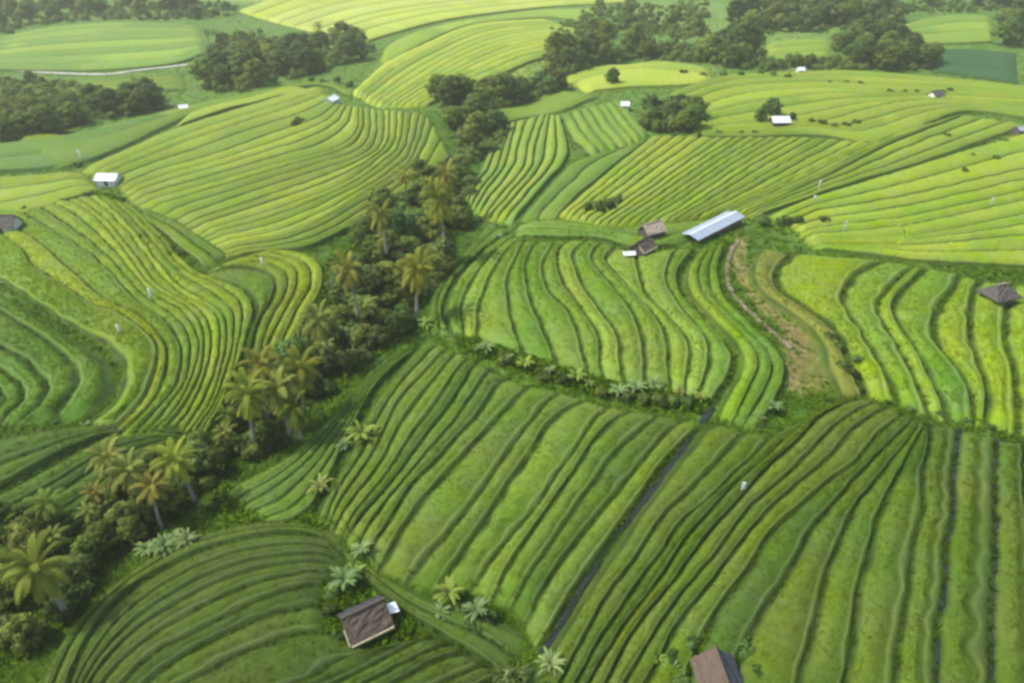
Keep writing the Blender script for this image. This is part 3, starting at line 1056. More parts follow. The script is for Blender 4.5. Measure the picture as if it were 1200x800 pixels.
def palm(h=9.0, fronds=26, length=4.3, col=(0.15, 0.19, 0.04), old=(0.22, 0.22, 0.055), dry=0.35, leaflets=24, lean=0.8):
    mb = MB()
    a = random.uniform(0, 6.28)
    lx, ly = math.cos(a) * lean, math.sin(a) * lean
    path, rads = [], []
    for i in range(9):
        t = i / 8
        path.append((lx * t ** 1.8, ly * t ** 1.8, -0.6 + (h + 0.6) * t))
        rads.append(0.26 * (1 - t) ** 3 + 0.15 + 0.03 * (1 - t))
    mb.tube(path, rads, 8)
    topc = np.array(path[-1])
    Vs, Fs, Cs = [], [], []
    nb = 0
    for i in range(fronds):
        f = i / (fronds - 1)
        az = i * 2.39996 + random.uniform(-0.2, 0.2)
        el = R(72) - f * R(112) + random.uniform(-0.12, 0.12)
        Lf = length * random.uniform(0.85, 1.1) * (0.75 + 0.25 * math.sin(math.pi * min(1, f + 0.25)))
        isold = f > 1 - dry
        kk = min(1, max(0, (f - (1 - dry)) / max(dry, 0.01))) if isold else 0
        c0 = (np.array(col) * (1 - kk) + np.array(old) * kk) * random.uniform(0.8, 1.25)
        hd = np.array((math.cos(az), math.sin(az), 0))
        side = np.array((-math.sin(az), math.cos(az), 0))
        pts = []
        p = topc.copy()
        e = el
        ns = 14
        for s in range(ns + 1):
            pts.append(p.copy())
            p = p + (hd * math.cos(e) + np.array((0, 0, math.sin(e)))) * (Lf / ns)
            e -= (0.045 + 0.085 * (s / ns)) * (1.15 if el > -0.2 else 0.7)
        pts = np.array(pts)
        # rachis: a narrow three sided rod
        for s in range(ns):
            w0, w1 = 0.05 * (1 - s / ns) + 0.012, 0.05 * (1 - (s + 1) / ns) + 0.012
            q = [pts[s] + side * w0, pts[s] - side * w0, pts[s + 1] - side * w1, pts[s + 1] + side * w1]
            Vs += q
            Fs.append((nb, nb + 1, nb + 2, nb + 3))
            Cs += [c0 * 1.25] * 4
            nb += 4
        twist = random.uniform(-0.35, 0.35)
        for s in range(leaflets):
            t = 0.12 + 0.88 * (s + 0.5) / leaflets
            k = min(ns - 1, int(t * ns))
            fr = t * ns - k
            q0 = pts[k] * (1 - fr) + pts[k + 1] * fr
            tang = pts[k + 1] - pts[k]
            tang /= np.linalg.norm(tang)
            up = np.cross(side, tang)
            ll = 1.05 * math.sin(math.pi * (0.12 + 0.82 * t)) ** 0.7 * (length / 4.3) * random.uniform(0.85, 1.12)
            for sg in (-1, 1):
                sd = side * sg * math.cos(twist) + np.array((0, 0, math.sin(twist) * sg))
                d1 = sd * 0.8 + tang * 0.5 + up * 0.05
                d2 = sd * 0.5 + tang * 0.35 - np.array((0, 0, 0.75))
                m1 = q0 + d1 * ll * 0.55
                e1 = m1 + d2 * ll * 0.5
                wv = tang * 0.055 * (length / 4.3) * 1.3
                Vs += [q0 - wv * 0.6, q0 + wv * 0.6, m1 + wv, m1 - wv, e1]
                Fs += [(nb, nb + 1, nb + 2, nb + 3), (nb + 3, nb + 2, nb + 4)]
                g = random.uniform(0.8, 1.2)
                Cs += [c0 * g] * 4 + [c0 * g * 1.05]
                nb += 5
    PALM_TOP.append((lx, ly))
    return [('trunk', mb.mesh('palm_trunk', M_PALMBARK, True)), ('crown', mesh_from('palm_crown', Vs, Fs, M_PALM, np.array(Cs), False))]


def banana(col, h=2.8, leaves=16, name='banana', tatter=0.25):
    mb = MB()
    mb.tube([(0, 0, -0.5), (0.05, 0, h * 0.3), (0.1, 0.05, h * 0.55)], [0.16, 0.13, 0.07], 8)
    Vs, Fs, Cs = [], [], []
    nb = 0
    for i in range(leaves):
        az = i * 2.4 + random.uniform(-0.3, 0.3)
        el = R(random.uniform(48, 86))
        Lf = h * random.uniform(0.6, 0.95)
        hd = np.array((math.cos(az), math.sin(az), 0))
        side = np.array((-math.sin(az), math.cos(az), 0))
        p = np.array((0.08, 0.03, h * random.uniform(0.35, 0.55)))
        c0 = np.asarray(col) * random.uniform(0.75, 1.3)
        ns = 9
        e = el
        prev = None
        for s in range(ns + 1):
            t = s / ns
            wd = h * 0.085 * math.sin(math.pi * (0.06 + 0.92 * t)) ** 0.6
            j = random.uniform(1 - tatter, 1 + tatter)
            fold = np.array((0, 0, -0.28 * wd))
            Vs += [p - side * wd * j + fold, p, p + side * wd * j + fold]
            Cs += [c0 * random.uniform(0.85, 1.15), c0 * 1.2, c0 * random.uniform(0.85, 1.15)]
            if prev is not None:
                Fs += [(prev, prev + 1, nb + 1, nb), (prev + 1, prev + 2, nb + 2, nb + 1)]
            prev = nb
            nb += 3
            p = p + (hd * math.cos(e) + np.array((0, 0, math.sin(e)))) * (Lf / ns)
            e -= 0.16 + 0.12 * t
    return [('stem', mb.mesh(name + '_stem', M_BROAD_STEM, True)), ('foliage', mesh_from(name + '_leaves', Vs, Fs, M_BROAD, np.array(Cs), True))]


M_BROAD_STEM = mat_plain('fleshy_stem', (0.16, 0.19, 0.07), 0.6, 0.2, 4)

C_DARK, C_MID, C_PALE = (0.115, 0.165, 0.052), (0.165, 0.215, 0.058), (0.19, 0.245, 0.085)
C_SILVER, C_LIME = (0.19, 0.25, 0.10), (0.19, 0.26, 0.065)
PROTO = {
    'dark_tree': [broad_tree(C_DARK, 9, 0.40, 0.16, 22), broad_tree(C_DARK, 9, 0.34, 0.2, 20), broad_tree((0.10, 0.15, 0.055), 9, 0.46, 0.14, 24)],
    'green_tree': [broad_tree(C_MID, 9, 0.42, 0.16, 23), broad_tree(C_MID, 9, 0.36, 0.22, 19), broad_tree((0.18, 0.21, 0.06), 9, 0.32, 0.14, 20)],
    'pale_tree': [broad_tree(C_PALE, 8, 0.36, 0.3, 16, 0.45, 60), broad_tree(C_PALE, 8, 0.30, 0.34, 14, 0.45, 60)],
    'dark_bush': [bush(C_DARK), bush(C_DARK, 2.2, 2.8), bush((0.075, 0.115, 0.035), 3.0, 2.4)],
    'green_bush': [bush(C_MID), bush(C_MID, 2.3, 2.7), bush((0.11, 0.15, 0.045), 2.8, 2.3)],
    'pale_bush': [bush(C_PALE, 2.4, 2.2, 650, 0.38), bush((0.17, 0.225, 0.08), 2.0, 2.4, 650, 0.4)],
    'far_palm': [palm(10, 20, 3.6, dry=0.3, leaflets=12), palm(11, 18, 3.8, dry=0.4, leaflets=12)],
    'palm': [palm(6, 26, 4.2, dry=0.3), palm(8, 26, 4.2, (0.21, 0.23, 0.045), (0.27, 0.255, 0.055), 0.45),
             palm(7, 24, 4.0, (0.19, 0.22, 0.06), (0.3, 0.26, 0.08), 0.4), palm(9, 22, 3.8, (0.21, 0.21, 0.05), (0.25, 0.22, 0.06), 0.45)],
    'banana': [banana(C_SILVER), banana(C_LIME), banana((0.16, 0.21, 0.09), 2.8, 13), banana((0.2, 0.22, 0.07), 2.6, 14, tatter=0.4)],
}
PALM_TOP = PALM_TOP[2:]        # the slender far palms come first
KINDS = {
    'dark_tree': ('broadleaf_tree', 'tree', 'dark tree'),
    'green_tree': ('broadleaf_tree', 'tree', 'green tree'),
    'pale_tree': ('broadleaf_tree', 'tree', 'pale tree'),
    'dark_bush': ('bush', 'bush', 'dark bush'),
    'green_bush': ('bush', 'bush', 'green bush'),
    'pale_bush': ('bush', 'bush', 'pale bush'),
    'far_palm': ('palm_tree', 'palm', 'slender palm'),
    'palm': ('palm_tree', 'palm', 'coconut palm'),
    'banana': ('banana_plant', 'plant', 'broad leaved plant'),
}
ORD = ['', 'second', 'third', 'fourth', 'fifth', 'sixth', 'seventh', 'eighth', 'ninth', 'tenth', 'eleventh', 'twelfth', 'thirteenth', 'fourteenth', 'fifteenth', 'sixteenth',
       'seventeenth', 'eighteenth', 'nineteenth', 'twentieth']
ORD += ['%d%s' % (i + 1, {1: 'st', 2: 'nd', 3: 'rd'}.get((i + 1) % 10, 'th')) for i in range(20, 60)]
REG = {}


def plant(kind, px, py, height=None, zone=None, label=None, var=None, squash=1.0, group=None):
    protos = PROTO[kind]
    parts = protos[var if var is not None else random.randrange(len(protos))]
    nm, cat, _ = KINDS[kind]
    e = empty(nm, ground_pt(px, py), random.uniform(0, 6.28))
    zmax = max(v.co.z for v in parts[1][1].vertices) if 'H' not in parts[1][1] else parts[1][1]['H']
    parts[1][1]['H'] = zmax
    s = (height / zmax) if height else random.uniform(0.8, 1.2)
    e.scale = (s * squash, s * squash, s)
    for pn, me_ in parts:
        link(pn, me_, e)
    tag(e, label, cat, group)
    if zone:
        e['group'] = zone[1]
        REG.setdefault((kind, zone), []).append((px, py, e))
    return e


def inside(x, y, poly):
    c = False
    for (x0, y0), (x1, y1) in zip(poly, poly[1:] + poly[:1]):
        if (y0 > y) != (y1 > y) and x < (x1 - x0) * (y - y0) / (y1 - y0) + x0:
            c = not c
    return c


WOODS = []


def scatter(zone, poly, n, kinds, hr, gap=5.0):
    xs, ys = [p[0] for p in poly], [p[1] for p in poly]
    WOODS.append(poly)
    done = []
    tries = 0
    names = [k for k, w in kinds for _ in range(w)]
    while len(done) < n and tries < 6000:
        tries += 1
        x, y = random.uniform(min(xs), max(xs)), random.uniform(min(ys), max(ys))
        if not inside(x, y, poly) or any(math.hypot(x - a, (y - b) * 1.6) < gap for a, b in done):
            continue
        done.append((x, y))
        k = random.choice(names)
        h = random.uniform(*hr)
        if 'bush' in k:
            h *= 0.5
        plant(k, x, y, h, zone, squash=1.25 if gap < 11.5 else 1.0)


# far woods and groves (zone = (phrase used in labels, group))
Z = lambda phrase, group: (phrase, group)
scatter(Z('in the grove behind the white field hut', 'trees of the upper left grove'),
        [(232, 85), (250, 52), (300, 40), (330, 48), (330, 96), (275, 110), (245, 108)], 19, [('dark_tree', 3), ('far_palm', 2), ('green_tree', 3), ('pale_tree', 1)], (8, 12), 6.5)
scatter(Z('at the right end of the upper left grove', 'trees of the upper left grove'),
        [(332, 48), (380, 48), (440, 56), (425, 72), (380, 85), (334, 96)], 14, [('dark_tree', 3), ('far_palm', 2), ('green_tree', 3)], (7, 11), 6.5)
scatter(Z('in the tree belt below the pale road', 'trees of the left belt'),
        [(100, 132), (150, 112), (188, 118), (190, 130), (130, 142)], 17, [('dark_tree', 3), ('far_palm', 2), ('green_tree', 1), ('dark_bush', 1)], (6, 9), 6)
scatter(Z('in the left edge tree belt', 'trees of the left belt'),
        [(0, 142), (60, 138), (98, 132), (98, 148), (60, 160), (0, 168)], 20, [('dark_tree', 3), ('far_palm', 1), ('green_tree', 3), ('pale_tree', 1)], (6, 9), 6)
scatter(Z('below the pale road', 'shrubs by the pale road'),
        [(0, 100), (100, 100), (100, 124), (0, 130)], 12, [('green_bush', 2), ('green_tree', 2), ('dark_bush', 1)], (3.5, 6), 12)
scatter(Z('in the wood above the top left field', 'trees of the top left wood'),
        [(0, 44), (60, 28), (130, 24), (130, 4), (0, 4)], 13, [('green_tree', 4), ('dark_tree', 2), ('pale_tree', 1)], (7, 11), 7.5)
scatter(Z('in the top wood beside the yellow field', 'trees of the top left wood'),
        [(132, 24), (200, 24), (262, 24), (285, 6), (132, 4)], 12, [('green_tree', 2), ('dark_tree', 3), ('far_palm', 1), ('pale_tree', 1)], (7, 12), 7.5)
scatter(Z('in the slope wood below the bright far field', 'trees of the middle grove'),
        [(500, 116), (520, 110), (600, 122), (655, 100), (662, 112), (590, 130), (530, 132)], 11, [('dark_tree', 3), ('green_tree', 4), ('pale_tree', 1)], (7, 11), 8)
scatter(Z('in the hollow under the slope wood', 'trees of the middle grove'),
        [(522, 134), (560, 134), (590, 162), (585, 180), (552, 192), (538, 170)], 10, [('dark_tree', 3), ('green_tree', 4), ('green_bush', 2)], (6, 9), 9)
scatter(Z('in the tree line above the small bright plot', 'trees of the upper tree line'),
        [(640, 84), (650, 66), (700, 58), (740, 56), (740, 74), (700, 78), (665, 96)], 14, [('dark_tree', 3), ('green_tree', 3), ('pale_tree', 2), ('far_palm', 2)], (7, 11), 6)
scatter(Z('in the tree line left of the solitary tree', 'trees of the upper tree line'),
        [(742, 54), (835, 52), (840, 76), (790, 72), (742, 72)], 12, [('dark_tree', 2), ('green_tree', 3), ('pale_tree', 2), ('far_palm', 2)], (7, 11), 6)
scatter(Z('on the far slope at the top', 'scattered far trees'),
        [(640, 40), (700, 8), (830, 4), (830, 44), (730, 48)], 12, [('green_tree', 3), ('pale_tree', 2), ('dark_tree', 1)], (5, 9), 11)
scatter(Z('between the tall solitary tree and forest', 'trees at the forest edge'),
        [(842, 80), (850, 40), (895, 30), (896, 84)], 11, [('green_tree', 3), ('pale_tree', 2), ('dark_tree', 2)], (6, 10), 7.5)
scatter(Z('at the top edge of the forest', 'trees of the top right forest'),
        [(850, 26), (870, 4), (1055, 4), (1055, 26), (980, 36), (900, 40)], 24, [('green_tree', 3), ('dark_tree', 5), ('pale_tree', 1)], (8, 13), 7)
scatter(Z('in the dark forest behind the ripe field', 'trees of the top right forest'),
        [(976, 84), (976, 44), (1056, 32), (1062, 52), (1088, 62), (1090, 84)], 23, [('green_tree', 2), ('dark_tree', 5), ('pale_tree', 1)], (7, 11), 6)
scatter(Z('in the forest corner above the teal plot', 'trees of the top right forest'),
        [(1058, 18), (1064, 4), (1220, 4), (1220, 56), (1172, 54), (1168, 16), (1110, 14)], 20, [('green_tree', 2), ('dark_tree', 5)], (8, 13), 7)
scatter(Z('on the edge between forest and plots', 'trees at the forest edge'),
        [(898, 84), (900, 74), (972, 72), (974, 88), (940, 80)], 5, [('green_tree', 2), ('green_bush', 2), ('pale_tree', 1)], (4, 7), 8)
scatter(Z('in the clump right of the small white shed', 'clump beside the small white shed'),
        [(752, 150), (756, 132), (790, 124), (815, 140), (812, 156), (765, 156)], 7, [('dark_tree', 3), ('far_palm', 1), ('green_tree', 2)], (5, 8), 8)
plant('dark_tree', 868, 70, 15, label='tall solitary blue green tree standing above the upper yellow terraces', var=2)
plant('dark_tree', 716, 101, 6.5, label='round dark tree at the left end of the small bright plot', var=0)
for (x, y, h, t) in [(890, 147, 5, 'left of the white roofed farm hut'), (902, 138, 6, 'right behind the white roofed farm hut'), (926, 145, 3.4, 'at the right end of the white roofed farm hut')]:
    plant('dark_tree', x, y, h, label='small dark tree ' + t, group='trees round the white roofed farm hut')
for i, x in enumerate((894, 916, 932, 962)):
    plant('dark_bush', x, 264, 2.3, zone=Z('in the short row behind the blue grey shed', 'row of clipped bushes'))
for x, y in ((986, 436), (998, 444), (1006, 428), (972, 402), (980, 412)):
    plant('dark_bush', x, y, 1.8, zone=Z('in the wet hollow below the ochre verge', 'bushes of the wet hollow'))
for x, y in ((176, 292), (190, 286), (200, 304), (212, 300), (168, 282)):
    plant('green_bush', x, y, 1.7, zone=Z('on the scrub above the left bend', 'bushes of the scrubby corner'))
for x, y in ((698, 250), (710, 247), (723, 244), (690, 254), (716, 252), (704, 255)):
    plant('dark_bush', x, y - 3, 2.4, zone=Z('on the bare patch behind the farmstead', 'low bushes on the bare patch'))
for x, y in ((1108, 144), (1150, 152), (1165, 170), (1128, 186), (1175, 150), (1140, 168)):
    plant('green_bush', x, y + 20, 2.0, zone=Z('on the damp strip by the right edge', 'bushes of the damp strip'))

for x, y in ((962, 149), (976, 153), (990, 152), (1003, 149), (950, 146)):
    plant('green_bush', x, y, 2.2, zone=Z('on the bank right of the farm hut', 'bushes on the bank by the farm hut'))
for x, y in ((972, 101), (990, 100), (1008, 102), (1042, 111), (1058, 112), (1072, 112), (1104, 112), (1112, 110)):
    plant('dark_bush', x, y, 2.0, zone=Z('along the hedge line to the dark roofed hut', 'bushes of the upper hedge line'))
for x, y in ((818, 162), (842, 160), (868, 161), (884, 160), (790, 162)):
    plant('dark_bush', x, y, 1.8, zone=Z('on the line left of the farm hut', 'bushes on the line by the farm hut'))
for x, y in ((800, 90), (822, 92), (848, 90), (868, 92), (905, 92), (922, 95), (890, 90)):
    plant('green_bush', x, y, 2.6, zone=Z('behind the upper yellow terraces', 'bushes behind the upper terraces'))
for x, y in ((346, 150), (352, 146), (378, 100), (396, 98), (410, 102), (366, 98)):
    plant('green_bush', x, y, 2.6, zone=Z('around the oblique white hut', 'bushes around the oblique white hut'))
for x, y in ((92, 196), (76, 240), (84, 238), (36, 262), (30, 250), (104, 232)):
    plant('dark_bush', x, y, 1.6, zone=Z('between the two left edge huts', 'bushes between the left huts'))
for x, y in ((1010, 462), (1040, 474), (1066, 482), (1100, 488), (1130, 496), (1160, 503), (985, 450)):
    plant('dark_bush', x, y, 0.9, zone=Z('in the ditch below the right S-shaped paddies', 'low bushes of the right ditch'))

# the gully
GZ = [('beside the nearest palm at the lower left', [(0, 775), (0, 632), (60, 610), (115, 600), (135, 640), (105, 680), (95, 720), (20, 775)], 26, (3.5, 6), 14),
      ('in the gully round the leaning palm group', [(110, 640), (125, 575), (230, 540), (265, 520), (262, 556), (200, 610), (135, 655)], 25, (3.5, 6), 13),
      ('in the gully under the yellowing palms', [(255, 545), (270, 490), (330, 440), (375, 450), (345, 500), (305, 535)], 26, (3.5, 6), 12),
      ('in the densest bend of the gully', [(335, 450), (360, 400), (410, 360), (470, 370), (482, 390), (430, 425), (380, 462)], 32, (4, 6.5), 11),
      ('behind the palm with the bare pale trunk', [(400, 355), (415, 300), (450, 265), (520, 270), (535, 290), (515, 330), (495, 360), (470, 366)], 34, (4.5, 7.5), 11),
      ('at the upper end of the palm gully', [(440, 262), (470, 225), (530, 195), (558, 205), (556, 235), (540, 268), (500, 268)], 28, (4.5, 7), 10)]
for ph, poly, n, hr, gap in GZ:
    scatter(Z(ph, 'trees and bushes of the palm gully'), poly, n, [('dark_tree', 1), ('green_tree', 4), ('dark_bush', 1), ('green_bush', 4), ('pale_bush', 3), ('pale_tree', 2), ('palm', 3)], hr, gap)

# palms one can tell apart: crown and base seen in the photo
PALMS = [
    (42, 668, 36, 742, 0, 'large coconut palm with wide green crown at the lower left corner'),
    (490, 316, 486, 376, 1, 'orange tinged coconut palm with a bare pale trunk above the S-shaped strips'),
    (152, 553, 146, 612, 2, 'left palm of the leaning palm group, olive crown over the gully'),
    (205, 540, 207, 602, 1, 'right palm of the leaning palm group with a yellowing crown'),
    (178, 570, 180, 625, 3, 'shortest brownish palm in front of the leaning palm group'),
    (127, 538, 132, 590, 2, 'pale palm at the upper left of the leaning palm group'),
    (290, 462, 286, 530, 1, 'yellowing palm at the left edge of the gully, beside the bent terraces'),
    (326, 458, 330, 520, 2, 'olive palm between the two yellowing palms of the gully'),
    (352, 432, 355, 490, 1, 'yellowing palm at the top of the middle gully cluster'),
    (306, 428, 308, 500, 3, 'brownish palm standing behind the middle gully cluster'),
    (408, 318, 415, 394, 3, 'tall brown palm with long pale trunk left of the orange tinged palm'),
    (515, 238, 512, 304, 1, 'orange brown palm with straight trunk at the upper gully'),
    (446, 252, 448, 312, 3, 'dry brown palm left of the upper gully thicket'),
    (374, 376, 372, 432, 2, 'grey green palm with drooping fronds on the left gully edge'),
    (524, 204, 526, 252, 3, 'farthest brownish palm where the gully narrows'),
    (345, 480, 348, 528, 0, 'green palm on the right edge of the middle gully cluster'),
]
for cx, cy, bx, by, v, lab in PALMS:
    b = ground_pt(bx, by)
    d = b[1] * CP + (CAM_H - b[2]) * SP
    h = max(4.5, (by - cy) * d / FPX / CP * 1.02)
    H0 = (6, 8, 7, 9)[v]
    k = h / H0
    s = (0.9 if h > 8 or bx < 60 else 0.74) + random.uniform(-0.06, 0.06)
    q = drop(cx, cy, h - GROUND_DROP)[0]
    e = plant('palm', bx, by, label=lab, var=v, group='palms of the gully')
    e.rotation_euler = (0, 0, random.uniform(0, 6.28))
    e.scale = (s, s, k)
    # keep the crown's own proportions on a trunk of another height
    cr = e.children[1]
    cr.scale = (1, 1, s / k)
    cr.location = (0, 0, H0 - H0 * s / k)
    tp = PALM_TOP[v]
    rz = e.rotation_euler.z
    ox, oy = s * (tp[0] * math.cos(rz) - tp[1] * math.sin(rz)), s * (tp[0] * math.sin(rz) + tp[1] * math.cos(rz))
    x, y = float(q[0]) - ox, float(q[1]) - oy
    e.location = (x, y, gz(x, y))

# pale broad leaved plants
PL = [(425, 522, 4.2, 1, 'lime green broad leaved plant, the largest on the gully bank'),
      (405, 528, 2.6, 2, 'smaller pale plant left of the large lime green plant'),
      (378, 580, 3.4, 3, 'straw coloured broad leaved plant alone on the lower gully bank'),
      (196, 650, 3.0, 0, 'silvery plant in the middle of the pale cluster above the lower left strips'),
      (176, 652, 2.6, 0, 'silvery plant at the left of the pale cluster above the lower left strips'),
      (222, 642, 2.8, 0, 'silvery plant at the right of the pale cluster above the lower left strips'),
      (208, 634, 2.2, 2, 'small plant at the back of the pale cluster above the lower left strips'),
      (426, 652, 2.8, 2, 'pale plant at the foot of the middle strips, higher of two above the brown hut'),
      (406, 690, 3.2, 0, 'pale plant with spiky leaves directly behind the brown thatched hut'),
      (416, 680, 2.4, 1, 'yellow green plant tucked behind the brown thatched hut'),
      (528, 706, 3.2, 1, 'lime green plant at the lower end of the middle strips'),
      (518, 724, 2.2, 2, 'low pale plant right of the path by the brown hut'),
      (560, 724, 3.2, 2, 'grey green plant with bare stem near the ditch mouth'),
      (570, 416, 3.0, 0, 'whitish plant at the left end of the cross ditch'),
      (596, 424, 2.0, 2, 'small plant second along the cross ditch'),
      (616, 434, 2.8, 1, 'lime plant on the cross ditch below the S-shaped strips'),
      (645, 440, 2.2, 2, 'grey green plant between the two lime plants of the cross ditch'),
      (676, 450, 3.0, 1, 'widest lime plant midway on the cross ditch'),
      (690, 455, 2.0, 3, 'straw coloured plant beside the widest lime plant on the cross ditch'),
      (724, 466, 2.6, 0, 'silvery plant left of the bushy part of the cross ditch'),
      (745, 462, 2.8, 0, 'silvery upright plant within the bushy part of the cross ditch'),
      (766, 458, 3.0, 2, 'tallest pale plant in the bushy part of the cross ditch'),
      (796, 466, 2.2, 3, 'straw coloured plant right in the bushy part of the cross ditch'),
      (820, 472, 2.2, 1, 'pale lime plant where cross ditch meets the canal'),
      (906, 484, 2.4, 0, 'pale plant on the foot of the dirt track by the fan of strips'),
      (890, 494, 1.8, 2, 'small grey green plant under the dirt track by the fan of strips'),
      (500, 386, 3.0, 1, 'bright lime plant at the foot of the orange tinged palm'),
      (785, 790, 2.0, 2, 'small pale plant left of the lowest hut at the bottom'),
      (770, 776, 1.6, 1, 'low lime plant left of the lowest hut at the bottom'),
      (645, 786, 2.6, 0, 'pale plant at the mouth of the ditch by the bottom pool'),
      (584, 282, 2.2, 0, 'whitish plant at the top corner of the S-shaped strips'),
      (98, 478, 1.6, 2, 'pale plant on the lower corner of the lush green paddies'),
      (103, 502, 1.8, 2, 'grey green plant below the lush green paddies')]
for x, y, h, v, lab in PL:
    plant('banana', x, y, h * 0.74, label=lab, var=v, squash=1.05)
for x, y in ((705, 466), (735, 470), (752, 474), (772, 474), (788, 474), (806, 476), (640, 446), (660, 450), (590, 428)):
    plant(random.choice(['dark_bush', 'green_bush', 'green_bush']), x, y, 1.7, zone=Z('along the cross ditch', 'bushes of the cross ditch'))
for x, y in ((540, 722), (552, 734), (575, 730), (398, 752), (388, 720), (392, 700), (460, 716), (560, 745)):
    plant('dark_bush', x, y, 1.5, zone=Z('around the brown thatched hut and ditch mouth', 'low bushes by the brown hut'))
for x, y in ((790, 772), (806, 752), (876, 764), (800, 798), (888, 790)):
    plant('dark_bush', x, y + 6, 1.6, zone=Z('around the lowest hut at the bottom', 'low bushes by the lowest hut'))
for x, y in ((395, 580), (300, 570), (455, 560), (440, 500), (340, 588), (250, 600)):
    plant('green_bush', x, y, 1.4, zone=Z('on the bank between gully and middle strips', 'low bushes of the gully bank'))
plant('pale_tree', 603, 826, 5.0, label='grey green round crowned tree cut by the bottom edge beside the ditch', var=0)

for (kind, zone), lst in REG.items():
    lst.sort(key=lambda q: q[0])
    _, _, phrase = KINDS[kind]
    for i, (x, y, e) in enumerate(lst):
        if len(lst) == 1:
            e['label'] = f'the only {phrase} {zone[0]}'
        elif i == 0:
            e['label'] = f'leftmost {phrase} {zone[0]}'
        elif i == len(lst) - 1:
            e['label'] = f'rightmost {phrase} {zone[0]}'
        else:
            e['label'] = f'{ORD[i]} {phrase} from the left {zone[0]}'


# low undergrowth on the gully floor and waste strips: nobody could count it
def undergrowth():
    P, C, S = [], [], []
    area = [p for _, p, _, _, _ in GZ] + [[(235, 640), (260, 570), (370, 610), (380, 625), (290, 622)], [(535, 395), (560, 400), (700, 448), (830, 472), (826, 484), (690, 460), (540, 408)],
                                          [(380, 690), (480, 720), (480, 745), (400, 755), (375, 735)], [(780, 800), (800, 745), (880, 755), (890, 800)],
                                          [(320, 410), (340, 370), (400, 300), (440, 270), (400, 350), (360, 400)],
                                          [(0, 265), (110, 225), (150, 236), (20, 245)]]
    for poly in area:
        xs, ys = [p[0] for p in poly], [p[1] for p in poly]
        n = int((max(xs) - min(xs)) * (max(ys) - min(ys)) * 0.55)
        for _ in range(n):
            x, y = random.uniform(min(xs), max(xs)), random.uniform(min(ys), max(ys))
            if inside(x, y, poly):
                P.append((x, y))
    P = np.array(P)
    q = drop(P[:, 0], P[:, 1], -GROUND_DROP)
    n = len(q)
    k = 6
    c = np.repeat(q, k, 0) + np.column_stack([RNG.normal(0, 0.35, n * k), RNG.normal(0, 0.35, n * k), RNG.uniform(0.0, 0.7, n * k)])
    g = RNG.uniform(0, 1, (n, 1))
    col = np.repeat((alb(84, 118, 36) * (1 - g) + alb(124, 156, 58) * g) * RNG.uniform(0.7, 1.3, (n, 1)), k, 0)
    V, F, C3, N3 = leaf_quads(c, RNG.uniform(0.2, 0.5, n * k), col, 0.9, 1.5)
    tag(link('undergrowth', mesh_from('undergrowth', V, F, M_BLADE, C3, True, N3)), kind='stuff')


undergrowth()


# the understorey that fills the far woods reads as one mass
def far_wood():
    cs, sz, cc, oo = [], [], [], []
    for poly in WOODS:
        xs, ys = [p[0] for p in poly], [p[1] for p in poly]
        if max(ys) > 195:
            continue
        n = int((max(xs) - min(xs)) * (max(ys) - min(ys)) / 22)
        for _ in range(n):
            x, y = random.uniform(min(xs), max(xs)), random.uniform(min(ys), max(ys))
            if not inside(x, y, poly):
                continue
            p = np.array(ground_pt(x, y))
            r = random.uniform(1.0, 2.2)
            hh = random.uniform(1.0, 3.6)
            m_ = 60
            d = RNG.normal(0, 1, (m_, 3))
            d /= np.linalg.norm(d, axis=1)[:, None]
            q = p + np.array((0, 0, hh * 0.5)) + d * np.array((r, r, hh * 0.55)) * RNG.uniform(0.6, 1.05, (m_, 1))
            cs.append(q)
            oo.append(d)
            sz.append(RNG.uniform(0.5, 1.1, m_))
            g = random.random()
            cc.append((np.array(C_DARK) * (1 - g) + np.array((0.16, 0.2, 0.06)) * g) * RNG.uniform(0.8, 1.25, (m_, 1)))
    V, F, C3, N3 = leaf_quads(np.vstack(cs), np.concatenate(sz), np.vstack(cc), outward=np.vstack(oo))
    tag(link('woods', mesh_from('woods', V, F, M_LEAF, C3, True, N3)), kind='stuff')


far_wood()


# ------------------------------------------------------------------ huts
def yaw_of(p, q):
    a, b = ground_pt(*p), ground_pt(*q)
    return math.atan2(b[1] - a[1], b[0] - a[0])


